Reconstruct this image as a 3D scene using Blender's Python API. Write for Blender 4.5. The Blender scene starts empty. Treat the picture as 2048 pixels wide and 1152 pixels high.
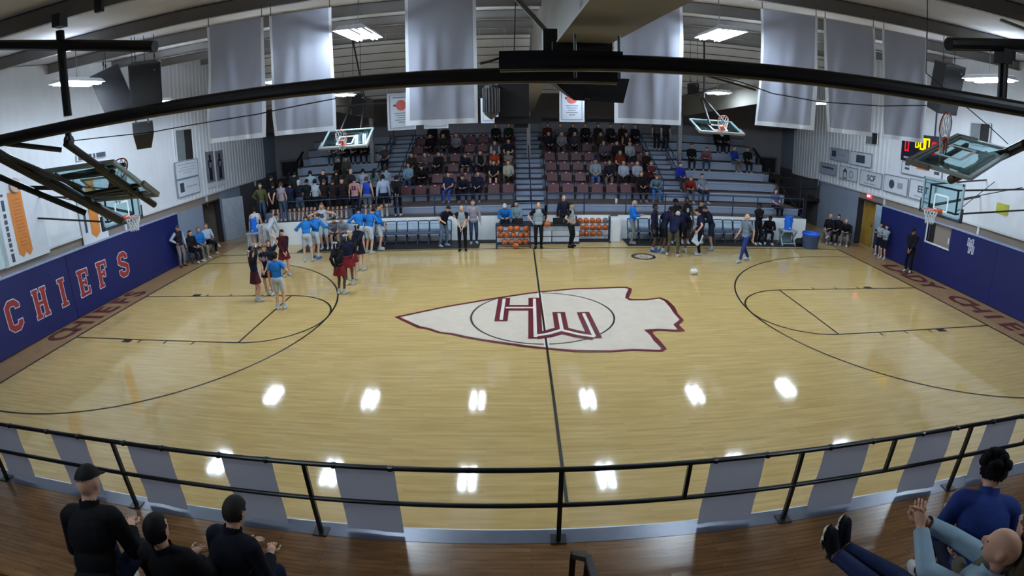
import bpy, bmesh, math, random
from math import sin, cos, pi, radians, sqrt, atan2
from mathutils import Matrix, Vector
import numpy as np
random.seed(7)
S = bpy.context.scene
COL = S.collection

# ---------------------------------------------------------------- camera, world, exposure
CAM = (-0.648, -13.0736, 4.9383)
YAW, PITCH, ROLL = -0.009546, -0.309844, -0.014329
cam = bpy.data.cameras.new('camera')
camo = bpy.data.objects.new('camera', cam)
COL.objects.link(camo)
S.camera = camo
cf = Vector((sin(YAW)*cos(PITCH), cos(YAW)*cos(PITCH), sin(PITCH)))
r0 = Vector((cos(YAW), -sin(YAW), 0)); u0 = r0.cross(cf)
cr = r0*cos(ROLL) + u0*sin(ROLL); cu = u0*cos(ROLL) - r0*sin(ROLL)
camo.matrix_world = Matrix(((cr.x, cu.x, -cf.x, CAM[0]), (cr.y, cu.y, -cf.y, CAM[1]), (cr.z, cu.z, -cf.z, CAM[2]), (0, 0, 0, 1)))
cam.type = 'PANO'                       # the photograph was taken through a wide action-camera lens
cam.panorama_type = 'FISHEYE_LENS_POLYNOMIAL'
cam.sensor_width = 36; cam.sensor_fit = 'HORIZONTAL'
cam.fisheye_fov = 3.1
KP = (0.052202785452438026, -0.00011602083152541842, 1.9954366416819716e-05, -9.363854862261435e-07)
cam.fisheye_polynomial_k0 = 0
cam.fisheye_polynomial_k1, cam.fisheye_polynomial_k2, cam.fisheye_polynomial_k3, cam.fisheye_polynomial_k4 = [-k for k in KP]
cam.clip_start = 0.05; cam.clip_end = 200

W = bpy.data.worlds.new('world'); S.world = W; W.use_nodes = True
W.node_tree.nodes['Background'].inputs[0].default_value = (0.55, 0.65, 0.8, 1)
W.node_tree.nodes['Background'].inputs[1].default_value = 0.05
S.view_settings.view_transform = 'Standard'
S.view_settings.look = 'None'
S.view_settings.exposure = EXPOSURE = 0.5
S.view_settings.gamma = 1.0
S.view_settings.use_curve_mapping = False
TUBE_POWER = 150.0
TUBE_COLOR = (0.72, 0.87, 1.0)

# ---------------------------------------------------------------- surveying: a ray through a point of the 2048 x 1152 photograph, met with a plane
def ray(u, v):
    a, b = u-1024, 576-v
    R = sqrt(a*a+b*b)/2048*36
    t = sum(k*R**(i+1) for i, k in enumerate(KP)); L = sqrt(a*a+b*b) or 1
    return (cr*(a/L)+cu*(b/L))*sin(t)+cf*cos(t)
def onz(u, v, z=0.0):
    d = ray(u, v); t = (z-CAM[2])/d.z; return Vector(CAM)+d*t
def onx(u, v, X):
    d = ray(u, v); t = (X-CAM[0])/d.x; return Vector(CAM)+d*t
def ony(u, v, Y):
    d = ray(u, v); t = (Y-CAM[1])/d.y; return Vector(CAM)+d*t

# ---------------------------------------------------------------- materials
def lin(h):
    if isinstance(h, tuple): return h
    c = [int(h[i:i+2], 16)/255 for i in (1, 3, 5)]
    return tuple(x/12.92 if x <= .04045 else ((x+.055)/1.055)**2.4 for x in c)
MATS = {}
def mat(name, color, rough=.6, metal=0., var=.12, scale=6., bump=0., spec=.5, alpha=1., trans=0.):
    if name in MATS: return MATS[name]
    m = bpy.data.materials.new(name); m.use_nodes = True; MATS[name] = m
    nt = m.node_tree; N = nt.nodes; L = nt.links
    p = N['Principled BSDF']
    c = lin(color)
    tc = N.new('ShaderNodeTexCoord'); nz = N.new('ShaderNodeTexNoise'); nz.inputs['Scale'].default_value = scale
    nz.inputs['Detail'].default_value = 3
    L.new(tc.outputs['Object'], nz.inputs['Vector'])
    rp = N.new('ShaderNodeValToRGB')
    rp.color_ramp.elements[0].position = .25; rp.color_ramp.elements[1].position = .75
    rp.color_ramp.elements[0].color = tuple(x*(1-var) for x in c)+(1,)
    rp.color_ramp.elements[1].color = tuple(min(1, x*(1+var)) for x in c)+(1,)
    L.new(nz.outputs['Fac'], rp.inputs['Fac']); L.new(rp.outputs['Color'], p.inputs['Base Color'])
    p.inputs['Roughness'].default_value = rough; p.inputs['Metallic'].default_value = metal
    p.inputs['Specular IOR Level'].default_value = spec
    if alpha < 1: p.inputs['Alpha'].default_value = alpha
    if trans: p.inputs['Transmission Weight'].default_value = trans
    if bump:
        b = N.new('ShaderNodeBump'); b.inputs['Strength'].default_value = bump; b.inputs['Distance'].default_value = .01
        L.new(nz.outputs['Fac'], b.inputs['Height']); L.new(b.outputs['Normal'], p.inputs['Normal'])
    return m
def glow(name, color, power):
    if name in MATS: return MATS[name]
    m = bpy.data.materials.new(name); m.use_nodes = True; MATS[name] = m
    nt = m.node_tree; nt.nodes.clear()
    e = nt.nodes.new('ShaderNodeEmission'); o = nt.nodes.new('ShaderNodeOutputMaterial')
    e.inputs[0].default_value = tuple(lin(color))+(1,); e.inputs[1].default_value = power
    nt.links.new(e.outputs[0], o.inputs[0])
    return m
def glassmat(name, tint=(.8, .93, .95), opacity=.25, rough=.05):
    if name in MATS: return MATS[name]
    m = bpy.data.materials.new(name); m.use_nodes = True; MATS[name] = m
    nt = m.node_tree; N = nt.nodes; N.clear(); L = nt.links
    o = N.new('ShaderNodeOutputMaterial'); mx = N.new('ShaderNodeMixShader'); t = N.new('ShaderNodeBsdfTransparent')
    g = N.new('ShaderNodeBsdfGlossy'); fr = N.new('ShaderNodeLayerWeight'); ad = N.new('ShaderNodeMath'); ad.operation = 'ADD'
    fr.inputs['Blend'].default_value = .10
    ad.inputs[1].default_value = opacity; ad.use_clamp = True
    g.inputs['Color'].default_value = tint+(1,); g.inputs['Roughness'].default_value = rough
    t.inputs[0].default_value = tint+(1,)
    ml = N.new('ShaderNodeMath'); ml.operation = 'MULTIPLY'; ml.inputs[1].default_value = .3; L.new(fr.outputs['Fresnel'], ml.inputs[0]); L.new(ml.outputs[0], ad.inputs[0]); L.new(ad.outputs[0], mx.inputs[0]); L.new(t.outputs[0], mx.inputs[1]); L.new(g.outputs[0], mx.inputs[2]); L.new(mx.outputs[0], o.inputs[0])
    return m
def clothmat(name, color, trans=.45):
    if name in MATS: return MATS[name]
    m = bpy.data.materials.new(name); m.use_nodes = True; MATS[name] = m
    nt = m.node_tree; N = nt.nodes; N.clear(); L = nt.links
    o = N.new('ShaderNodeOutputMaterial'); mx = N.new('ShaderNodeMixShader'); d = N.new('ShaderNodeBsdfDiffuse'); t = N.new('ShaderNodeBsdfTranslucent')
    c = lin(color)+(1,)
    tc = N.new('ShaderNodeTexCoord'); nz = N.new('ShaderNodeTexNoise'); nz.inputs['Scale'].default_value = 90
    L.new(tc.outputs['Object'], nz.inputs['Vector'])
    b = N.new('ShaderNodeBump'); b.inputs['Strength'].default_value = .15; b.inputs['Distance'].default_value = .004
    L.new(nz.outputs['Fac'], b.inputs['Height']); L.new(b.outputs['Normal'], d.inputs['Normal'])
    d.inputs[0].default_value = c; t.inputs[0].default_value = c; mx.inputs[0].default_value = trans
    L.new(d.outputs[0], mx.inputs[1]); L.new(t.outputs[0], mx.inputs[2]); L.new(mx.outputs[0], o.inputs[0])
    return m

# ---------------------------------------------------------------- mesh building
def nrm(v):
    v = Vector(v); return v.normalized() if v.length else Vector((0, 0, 1))
class MB:
    def __init__(s): s.v = []; s.f = []; s.m = []
    def add(s, vs, fs, m=0):
        o = len(s.v); s.v += [tuple(p) for p in vs]; s.f += [tuple(i+o for i in f) for f in fs]; s.m += [m]*len(fs); return s
    def box(s, c, d, m=0, rot=None):
        x, y, z = d[0]/2, d[1]/2, d[2]/2
        vs = [Vector((i*x, j*y, k*z)) for k in (-1, 1) for j in (-1, 1) for i in (-1, 1)]
        if rot is not None: vs = [rot @ p for p in vs]
        c = Vector(c)
        return s.add([p+c for p in vs], [(0, 2, 3, 1), (4, 5, 7, 6), (0, 1, 5, 4), (2, 6, 7, 3), (0, 4, 6, 2), (1, 3, 7, 5)], m)
    def bb(s, a, b, m=0):
        return s.box([(a[i]+b[i])/2 for i in range(3)], [abs(b[i]-a[i]) for i in range(3)], m)
    def tube(s, a, b, r, n=8, m=0, r2=None, caps=True):
        a = Vector(a); b = Vector(b); r2 = r if r2 is None else r2
        d = nrm(b-a); q = d.orthogonal().normalized(); w = d.cross(q)
        vs = [a+(q*cos(2*pi*i/n)+w*sin(2*pi*i/n))*r for i in range(n)]+[b+(q*cos(2*pi*i/n)+w*sin(2*pi*i/n))*r2 for i in range(n)]
        fs = [(i, (i+1) % n, n+(i+1) % n, n+i) for i in range(n)]
        if caps: fs += [tuple(range(n-1, -1, -1)), tuple(range(n, 2*n))]
        return s.add(vs, fs, m)
    def path(s, pts, r, n=8, m=0):
        for a, b in zip(pts, pts[1:]): s.tube(a, b, r, n, m)
        return s
    def bar(s, a, b, w, h, m=0, up=(0, 0, 1)):
        a = Vector(a); b = Vector(b); d = nrm(b-a); q = d.cross(Vector(up))
        q = q.normalized() if q.length > 1e-4 else d.orthogonal().normalized()
        p = q.cross(d).normalized()
        vs = [e+q*(i*w/2)+p*(j*h/2) for e in (a, b) for i, j in ((-1, -1), (1, -1), (1, 1), (-1, 1))]
        return s.add(vs, [(0, 3, 2, 1), (4, 5, 6, 7), (0, 1, 5, 4), (1, 2, 6, 5), (2, 3, 7, 6), (3, 0, 4, 7)], m)
    def lathe(s, prof, n=16, m=0, c=(0, 0, 0), M=None):
        vs = [Vector((r*cos(2*pi*i/n), r*sin(2*pi*i/n), z)) for r, z in prof for i in range(n)]
        if M is not None: vs = [M @ p for p in vs]
        c = Vector(c); vs = [p+c for p in vs]
        fs = [(k*n+i, k*n+(i+1) % n, (k+1)*n+(i+1) % n, (k+1)*n+i) for k in range(len(prof)-1) for i in range(n)]
        return s.add(vs, fs, m)
    def prism(s, poly, O, ex, ey, h, m=0):
        O = Vector(O); ex = Vector(ex); ey = Vector(ey); ez = ex.cross(ey).normalized()
        if sum(a[0]*b[1]-b[0]*a[1] for a, b in zip(poly, poly[1:]+poly[:1])) < 0: poly = poly[::-1]
        n = len(poly); P = [O+ex*p[0]+ey*p[1] for p in poly]
        return s.add(P+[p+ez*h for p in P], [tuple(range(n-1, -1, -1)), tuple(range(n, 2*n))]+[(i, (i+1) % n, n+(i+1) % n, n+i) for i in range(n)], m)
    def sphere(s, c, r, n=12, k=8, m=0, sc=(1, 1, 1)):
        return s.lathe([(max(1e-4, r*sin(pi*i/k)), -r*cos(pi*i/k)) for i in range(k+1)], n, m, c, Matrix.Diagonal(sc))
    def mesh(s, name, mats, smooth=False):
        me = bpy.data.meshes.new(name); me.from_pydata(s.v, [], s.f)
        for mm in (mats if isinstance(mats, (list, tuple)) else [mats]): me.materials.append(mm)
        me.polygons.foreach_set('material_index', s.m)
        if smooth: me.polygons.foreach_set('use_smooth', [True]*len(s.f))
        me.update(); return me
    def build(s, name, mats, parent=None, loc=None, smooth=False, world=False, **k):
        if world and parent is not None:
            q = parent
            while q.parent is not None: q = q.parent
            s.v = [(a[0]-q.location.x, a[1]-q.location.y, a[2]-q.location.z) for a in s.v]
        o = bpy.data.objects.new(name, s.mesh(name, mats, smooth)); COL.objects.link(o)
        if parent is not None: o.parent = parent
        if loc is not None: o.location = loc
        for a, b in k.items(): o[a] = b
        return o
def tag(o, label, cat, group=None):
    o['label'] = label; o['category'] = cat
    if group: o['group'] = group
    return o
def thing(name, label, cat, loc=(0, 0, 0), rz=0., group=None):
    o = bpy.data.objects.new(name, None); COL.objects.link(o); o.location = loc; o.rotation_euler = (0, 0, rz)
    o.empty_display_size = .1
    return tag(o, label, cat, group)
def struct(o): o['kind'] = 'structure'; return o
def dup(root, loc=None, rz=None, label=None, group=None):
    kids = {}
    for c in bpy.data.objects:
        if c.parent is not None: kids.setdefault(c.parent.name, []).append(c)
    def cp(o, par):
        c = o.copy(); COL.objects.link(c)
        if par is not None: c.parent = par
        for k in kids.get(o.name, []): cp(k, c)
        return c
    r = cp(root, None)
    if loc is not None: r.location = loc
    if rz is not None: r.rotation_euler = (0, 0, rz)
    if label: r['label'] = label
    if group: r['group'] = group
    return r
def stroke(mb, pts, w, O, ex, ey, h=.0, m=0, closed=False, wv=None):
    """a painted or cut-out line of width w along 2-D points, with mitred corners"""
    P = [Vector((p[0], p[1])) for p in pts]; n = len(P); L = []; Rr = []
    for i in range(n):
        a = P[i-1] if (i > 0 or closed) else None; b = P[(i+1) % n] if (i < n-1 or closed) else None
        d1 = (P[i]-a).normalized() if a is not None else None; d2 = (b-P[i]).normalized() if b is not None else None
        d = d2 if d1 is None else d1 if d2 is None else (d1+d2)
        if d.length < 1e-6: d = d1
        d = d.normalized(); nn = Vector((-d.y, d.x)); k = 1.0
        if d1 is not None and d2 is not None: k = 1/max(.5, nn.dot(Vector((-d1.y, d1.x))))
        ww = (wv[i] if wv else w)/2*k
        L.append(P[i]+nn*ww); Rr.append(P[i]-nn*ww)
    O = Vector(O); ex = Vector(ex); ey = Vector(ey); ez = ex.cross(ey).normalized()
    to = lambda q, z=0: O+ex*q.x+ey*q.y+ez*z
    rng = range(n if closed else n-1)
    if h <= 0:
        mb.add([to(q) for q in L]+[to(q) for q in Rr], [(n+i, n+(i+1) % n, (i+1) % n, i) for i in rng], m)
    else:
        V = [to(q) for q in L]+[to(q) for q in Rr]+[to(q, h) for q in L]+[to(q, h) for q in Rr]
        F = []
        for i in rng:
            j = (i+1) % n
            F += [(3*n+i, 3*n+j, 2*n+j, 2*n+i), (i, j, n+j, n+i), (2*n+i, 2*n+j, j, i), (n+i, n+j, 3*n+j, 3*n+i)]
        if not closed: F += [(0, n, 3*n, 2*n), (n-1, 2*n-1+2*n, 0, 0)][:1]+[(n-1, 3*n-1, 4*n-1, 2*n-1)]
        mb.add(V, F, m)
    return mb
FONTC = {}
def textmesh(txt, size, bold=.0, sp=1.0):
    key = (txt, size, bold, sp)
    if key in FONTC: return FONTC[key]
    c = bpy.data.curves.new('text', 'FONT'); c.body = txt; c.size = size; c.align_x = 'CENTER'; c.align_y = 'CENTER'; c.offset = bold; c.resolution_u = 3; c.space_character = sp
    o = bpy.data.objects.new('text', c); COL.objects.link(o)
    dg = bpy.context.evaluated_depsgraph_get(); dg.update()
    me = bpy.data.meshes.new_from_object(o.evaluated_get(dg))
    bpy.data.objects.remove(o); bpy.data.curves.remove(c)
    FONTC[key] = me
    return me
def text(name, txt, size, O, ex, ey, m, parent=None, bold=0., sx=1., sp=1.0):
    me = textmesh(txt, size, bold, sp)
    O = Vector(O); ex = Vector(ex).normalized()*sx; ey = Vector(ey).normalized()
    mb = MB(); mb.add([O+ex*v.co.x+ey*v.co.y for v in me.vertices], [tuple(p.vertices) for p in me.polygons])
    return mb.build(name, m, parent, world=True)
# ================================================================ the room
XL, XR = -14.72, 15.2          # end walls
YB, YN = 17.2, -16.0           # far wall, wall behind the camera
ft = .3048
CL = 43.7*ft                   # half court length
def roofz(y): return 7.98+.08*y if y < 10.3 else 8.804-.51*(y-10.3)

# ---- floor
def floormat():
    m = bpy.data.materials.new('maple floor'); m.use_nodes = True
    nt = m.node_tree; N = nt.nodes; L = nt.links; p = N['Principled BSDF']
    tc = N.new('ShaderNodeTexCoord')
    br = N.new('ShaderNodeTexBrick'); br.offset = .37; br.squash = 1
    br.inputs['Scale'].default_value = 1; br.inputs['Brick Width'].default_value = 1.15; br.inputs['Row Height'].default_value = .0635
    br.inputs['Mortar Size'].default_value = .0012; br.inputs['Mortar Smooth'].default_value = 1; br.inputs['Bias'].default_value = .1
    br.inputs['Color1'].default_value = lin('#bb9e66')+(1,); br.inputs['Color2'].default_value = lin('#c5a972')+(1,); br.inputs['Mortar'].default_value = lin('#a58c60')+(1,)
    L.new(tc.outputs['Object'], br.inputs['Vector'])
    mp = N.new('ShaderNodeMapping'); mp.inputs['Scale'].default_value = (1.1, 14, 1); L.new(tc.outputs['Object'], mp.inputs['Vector'])
    nz = N.new('ShaderNodeTexNoise'); nz.inputs['Scale'].default_value = 1.0; nz.inputs['Detail'].default_value = 5; L.new(mp.outputs[0], nz.inputs['Vector'])
    rp = N.new('ShaderNodeValToRGB'); rp.color_ramp.elements[0].position = .25; rp.color_ramp.elements[1].position = .62
    rp.color_ramp.elements[0].color = (.80, .77, .70, 1); rp.color_ramp.elements[1].color = (1, 1, 1, 1); L.new(nz.outputs['Fac'], rp.inputs['Fac'])
    mu = N.new('ShaderNodeMix'); mu.data_type = 'RGBA'; mu.blend_type = 'MULTIPLY'; mu.inputs['Factor'].default_value = 1
    L.new(br.outputs['Color'], mu.inputs['A']); L.new(rp.outputs['Color'], mu.inputs['B']); L.new(mu.outputs['Result'], p.inputs['Base Color'])
    n2 = N.new('ShaderNodeTexNoise'); n2.inputs['Scale'].default_value = .35; L.new(tc.outputs['Object'], n2.inputs['Vector'])
    r2 = N.new('ShaderNodeMapRange'); r2.inputs['To Min'].default_value = .04; r2.inputs['To Max'].default_value = .10; L.new(n2.outputs['Fac'], r2.inputs['Value']); L.new(r2.outputs[0], p.inputs['Roughness'])
    n3 = N.new('ShaderNodeTexNoise'); n3.inputs['Scale'].default_value = 9; L.new(tc.outputs['Object'], n3.inputs['Vector'])
    b = N.new('ShaderNodeBump'); b.inputs['Strength'].default_value = .03; b.inputs['Distance'].default_value = .01
    L.new(n3.outputs['Fac'], b.inputs['Height']); L.new(b.outputs['Normal'], p.inputs['Normal'])
    p.inputs['Specular IOR Level'].default_value = .5
    return m
FLOOR = MB().bb((XL-2.5, YN, -.12), (XR+4, YB+.4, 0)).build('floor', floormat()); struct(FLOOR)
M_line = mat('black line paint', '#1c1712', .3, var=.1, spec=.25)
M_border = mat('stained border', '#977650', .28, var=.12, scale=3)
M_floorred = mat('maroon floor paint', '#5b1820', .3, var=.1)
M_floortext = mat('border lettering', '#5c2b1f', .3, var=.1)
M_logo = mat('cream logo paint', '#cdbfae', .25, var=.06, scale=3)
M_white = mat('white floor paint', '#d8d0c6', .25, var=.05)
for nm, x0, x1 in (('floor_border', XL, -CL-.03), ('floor_border', CL+.03, XR)):
    MB().bb((x0, YN+.1, .0), (x1, 10, .002)).build(nm, M_border, FLOOR)
def fline(name, pts, w=.07, z=.006, m=None, closed=False, wv=None):
    mb = MB(); stroke(mb, pts, w, (0, 0, z), (1, 0, 0), (0, 1, 0), 0, 0, closed, wv); return mb.build(name, m or M_line, FLOOR)
fline('sideline', [(-CL, 7.3), (CL, 7.3)]); fline('sideline', [(-CL, -7.3), (CL, -7.3)])
def arc(cx, cy, r, a0, a1, n=48): return [(cx+r*cos(a0+(a1-a0)*i/n), cy+r*sin(a0+(a1-a0)*i/n)) for i in range(n+1)]
for s in (-1, 1):
    fline('baseline', [(s*CL, -7.3), (s*CL, 7.3)])
    bx = s*(CL-5.25*ft); fx = s*(CL-19*ft)
    a = [(bx-s*19.75*ft*cos(t), 19.75*ft*sin(t)) for t in np.linspace(-pi/2, pi/2, 65)]
    fline('three_point_line', [(s*CL, a[0][1])]+a+[(s*CL, a[-1][1])], .05, .005)
    for k in (-1, 1):
        fline('lane_line', [(s*CL, k*6*ft), (fx, k*6*ft)], .05, .006)
        for d in (8.6, 11.6, 14.6): fline('lane_mark', [(s*(CL-d*ft), k*6*ft), (s*(CL-d*ft), k*6.65*ft)], .05, .007)
        MB().bb((s*(CL-7.6*ft), k*6*ft, .006), (s*(CL-6.6*ft), k*6.7*ft, .008)).build('lane_block', M_line, FLOOR)
    fline('free_throw_line', [(fx, -6*ft), (fx, 6*ft)], .05, .006)
    fline('free_throw_arc', [(fx-s*6*ft*cos(t), 6*ft*sin(t)) for t in np.linspace(-pi/2, pi/2, 33)], .05, .0065)
# arrowhead emblem at centre court
AP = [(110,270),(420,205),(740,150),(1000,112),(1240,90),(1570,80),(1602,90),(1590,120),(1580,148),(1604,160),(1700,160),(1790,148),(1830,165),(1870,205),(1895,250),(1932,288),(1895,320),(1930,355),(1900,358),(1780,352),(1715,358),(1740,385),(1770,420),(1818,472),(1800,487),(1620,480),(1480,490),(1250,488),(1100,475),(950,460),(740,430),(640,415),(530,395),(460,378),(380,370),(310,345),(250,335),(190,308)]
AP = [onz(760+a/3.2, 550+b/3.2) for a, b in AP]; AP = [(p.x, p.y) for p in AP]
MB().prism(AP, (0, 0, .0), (1, 0, 0), (0, 1, 0), .005).build('arrowhead_emblem', M_logo, FLOOR)
fline('arrowhead_outline', AP, .07, .009, M_floorred, True, [.09+.07*random.random()*(1 if 4 < i < 24 else .5) for i in range(len(AP))])
fline('center_circle', arc(0, 0, 6*ft, 0, 2*pi, 72)[:-1], .05, .0075, mat('dark green line', '#25292b', .3), True)
fline('half_court_edging', [(0, -2.1), (0, 2.0)], .12, .0080, M_white)
fline('half_court_line', [(0, -7.3), (0, 7.3)], .05, .011)
LG = [[(795,155),(775,290)], [(988,155),(995,400)], [(805,212),(985,212)], [(990,392),(1075,380),(1160,355),(1270,382),(1375,398)], [(1145,248),(1165,358)], [(1302,248),(1372,398)]]
LG = [[(lambda p: (p.x, p.y))(onz(760+a/3.2, 550+b/3.2)) for a, b in l] for l in LG]
ma, mi = MB(), MB()
def longer(l, e):
    a, b, c, d = Vector(l[0]), Vector(l[1]), Vector(l[-2]), Vector(l[-1])
    return [tuple(a+(a-b).normalized()*e)]+l[1:-1]+[tuple(d+(d-c).normalized()*e)]
for i, l in enumerate(LG):
    stroke(ma, longer(l, .09) if i not in (2, 3) else l, .33 if i not in (2, 3) else .42, (0, 0, .0125+.0003*i), (1, 0, 0), (0, 1, 0))
    stroke(mi, l, .085 if i not in (2, 3) else .11, (0, 0, .0150+.0002*i), (1, 0, 0), (0, 1, 0))
ma.build('logo_letter', M_floorred, FLOOR); mi.build('logo_letter_inline', M_white, FLOOR)
# border lettering, and the small round seal near the far sideline
y0, y1 = onz(130, 672).y, onz(278, 592).y
for i, ch in enumerate('CHIEFS'):
    text('border_letter', ch, 1.2, ((XL-CL)/2-.02, -1.75+i*.78+(.0 if i != 3 else -.1), .006), (0, 1, 0), (-1, 0, 0), M_floortext, FLOOR, .04, 1.05)
for i, ch in enumerate('LADY CHIEFS'):
    if ch != ' ': text('border_letter', ch, 1.2, ((XR+CL)/2, 4.55-i*.82, .006), (0, -1, 0), (1, 0, 0), M_floortext, FLOOR, .04, 1.05)
q = onz(1287, 513)
fline('round_seal', arc(q.x, q.y, .40, 0, 2*pi, 32)[:-1], .12, .006, mat('navy floor paint', '#20242e', .3), True)
fline('round_seal_mark', [(q.x-.22, q.y-.1), (q.x-.05, q.y+.12), (q.x+.05, q.y-.08), (q.x+.22, q.y+.1)], .09, .007, mat('navy floor paint', '#20242e', .3))
text('round_seal_letters', 'MH', .3, (q.x, q.y, .008), (1, 0, 0), (0, 1, 0), M_white, FLOOR, .01)

# ---- end walls
M_taupe = mat('taupe painted wall', '#7a6f66', .8, var=.05, scale=2)
M_bluegrey = mat('pale grey wall panel', '#7c8698', .7, var=.05, scale=2)
M_siding = mat('white metal siding', '#cfd2da', .45, var=.04, scale=1.5)
M_trimw = mat('white trim', '#c4c6ca', .5, var=.04)
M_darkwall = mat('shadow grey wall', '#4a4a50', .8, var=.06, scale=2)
M_brownroom = mat('brown corridor wall', '#6a6058', .8)
def endwall(side, X, s, door):
    mb = MB(); t = .25*s                                    # thickness goes outwards
    y0, y1 = door
    def seg(a, b, z0, z1, m): mb.bb((X, a, z0), (X+t, b, z1), m)
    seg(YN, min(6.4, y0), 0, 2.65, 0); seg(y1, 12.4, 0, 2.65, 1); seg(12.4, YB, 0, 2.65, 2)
    if y0 > 6.5: seg(6.4, y0, 0, 2.1, 1); seg(6.4, y0, 2.1, 2.65, 0)
    seg(y0, y1, 2.1, 2.65, 0)
    seg(YN, YB, 2.65, 9.2, 1)
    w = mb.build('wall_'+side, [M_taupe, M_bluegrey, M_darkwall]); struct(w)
    # ribbed metal siding on the upper wall, standing proud of the lower wall
    rb = MB(); yy = -9.0; pr = []
    e = -s*.03
    while yy < 15.4:
        k = .12 if yy < 6.5 else 1.; pr += [(yy, 0.), (yy+.13, 0.), (yy+.18, k), (yy+.25, k), (yy+.30, 0.)]; yy += .30
    pr.append((15.4, 0.))
    V = []; F = []
    for (a, h) in pr:
        x = X+e-s*.028*h; V += [(x, a, 2.47), (x, a, max(2.6, roofz(a)-.02))]
    for i in range(len(pr)-1): F.append((2*i, 2*i+2, 2*i+3, 2*i+1) if s > 0 else (2*i, 2*i+1, 2*i+3, 2*i+2))
    rb.add(V, F); rb.build('siding', M_siding, w)
    MB().bb((X, -9, 2.43), (X-s*.075, 15.4, 2.49)).build('drip_trim', M_trimw, w)
    for yv in ((-3.0, 3.0, 9.0, 14.2) if s < 0 else (-3.0, 1.0, 6.7, 12.6)):
        MB().box((X-s*.03, yv, 2.30), (.06, .10, .28)).build('downpipe_outlet', M_trimw, w)
        MB().box((X-s*.01, yv+.04, 2.2), (.02, .05, .5)).build('wall_joint', mat('dark joint', '#4f4942', .8), w)
    return w
WL = endwall('left', XL, -1, (8.6, 10.2))
WR = endwall('right', XR, 1, (6.78, 8.7))
struct(MB().bb((XL-.3, YB, 0), (XR+.3, YB+.25, 6.4)).build('wall_back', mat('pale back wall', '#8d8a90', .8, var=.05, scale=2)))
struct(MB().bb((XL-.3, YN-.25, 0), (XR+.3, YN, 7.2)).build('wall_front', M_bluegrey))
# doorways
D1 = MB().bb((XL-2.2, 8.3, 0), (XL-.25, 8.5, 2.6)).bb((XL-2.2, 10.3, 0), (XL-.25, 10.5, 2.6)).bb((XL-2.4, 8.3, 0), (XL-2.2, 10.5, 2.6)).bb((XL-2.2, 8.3, 2.6), (XL-.25, 10.5, 2.7)).build('door_1', M_brownroom); struct(D1)
MB().bb((XL-.26, 8.6, 0), (XL+.02, 8.66, 2.12)).bb((XL-.26, 8.6, 2.06), (XL+.02, 10.2, 2.12)).bb((XL-.26, 10.14, 0), (XL+.02, 10.2, 2.12)).build('door_frame', mat('dark door frame', '#2c2a30', .5), D1)
MB().box((XL+.42, 10.75, 1.03), (.05, 1.05, 2.04), 0, Matrix.Rotation(radians(-52), 3, 'Z')).build('door_leaf', mat('light grey door', '#9aa2b2', .5), D1)
D2 = MB().bb((XR+.25, 6.5, 0), (XR+3.2, 6.7, 2.6)).bb((XR+.25, 8.8, 0), (XR+3.2, 9.0, 2.6)).bb((XR+3.2, 6.5, 0), (XR+3.4, 9.0, 2.6)).bb((XR+.25, 6.5, 2.6), (XR+3.3, 9, 2.7)).build('door_2', mat('pale blue corridor wall', '#aebfce', .7)); struct(D2)
MB().bb((XR-.03, 8.62, 0), (XR+.26, 8.72, 2.16)).bb((XR-.03, 6.74, 2.08), (XR+.26, 8.72, 2.16)).bb((XR-.03, 6.74, 0), (XR+.26, 6.82, 2.16)).build('door_frame', mat('dark door frame', '#2c2a30', .5), D2)
MB().bb((XR+.27, 7.72, .02), (XR+.31, 8.62, 2.08)).build('door_leaf', mat('yellow oak door', '#8e6e2e', .45, var=.2, scale=4), D2)
MB().box((XR+.25, 7.8, 1.0), (.05, .08, .10)).build('door_handle', mat('steel', '#8a8d92', .35, .9), D2)
MB().bb((XR+.4, 6.9, .01), (XR+3, 7.7, .9)).build('dark_counter', mat('dark counter', '#24262c', .6), D2)
MB().bb((XR+1.2, 7.2, 2.54), (XR+2.2, 8.0, 2.58)).build('corridor_lamp', glow('corridor lamp', (.75, .9, 1), 5), D2)
# ---- ceiling
M_deck = mat('roof deck', '#b9b7bd', .7, var=.08, scale=1.2)
M_purlin = mat('painted purlin', '#85817f', .6, var=.08, scale=2)
M_insul = mat('white roof panels', '#f0eeee', .7, var=.05, scale=1.5)
mb = MB()
V = []; ys = [YN-.3, 10.3, 15.5]
for y in ys: V += [(XL-.3, y, roofz(y)), (XR+.3, y, roofz(y)), (XL-.3, y, roofz(y)+.12), (XR+.3, y, roofz(y)+.12)]
mb.add(V[:8], [(0, 4, 5, 1), (2, 3, 7, 6)], 0); mb.add(V[4:], [(0, 4, 5, 1), (2, 3, 7, 6)], 1)
CE = mb.build('ceiling', [M_deck, M_insul]); struct(CE)
# low ceiling and fascia over the top rows of the stand
struct(MB().bb((XL-.3, 15.3, 4.95), (XR+.3, 15.45, 6.25)).bb((XL-.3, 15.45, 5.5), (XR+.3, YB+.1, 5.6)).build('ceiling_alcove', mat('dark fascia', '#443d39', .8, var=.1)))
pu = MB(); L_ = XR-XL
def purlin(y, h=.21, face=-1, m=M_purlin):
    z = roofz(y); mb = MB(); x0, x1 = XL, XR
    mb.bb((x0, y-.006, z-h), (x1, y+.006, z-.01)); mb.bb((x0, y-.075, z-h-.008), (x1, y+.006, z-h)); mb.bb((x0, y-.006, z-.02), (x1, y+.075, z-.01))
    for x in (-7.6, -7.5, -3.0, -2.9, 3.3, 3.4, 7.6, 7.7, 11.8, 11.9): mb.box((x, y-.012, z-h*.55), (.03, .02, .03))
    mb.build('purlin', m, CE)
y = -15.45
while y < 10:
    purlin(y, .30); y += 3.1
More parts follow.
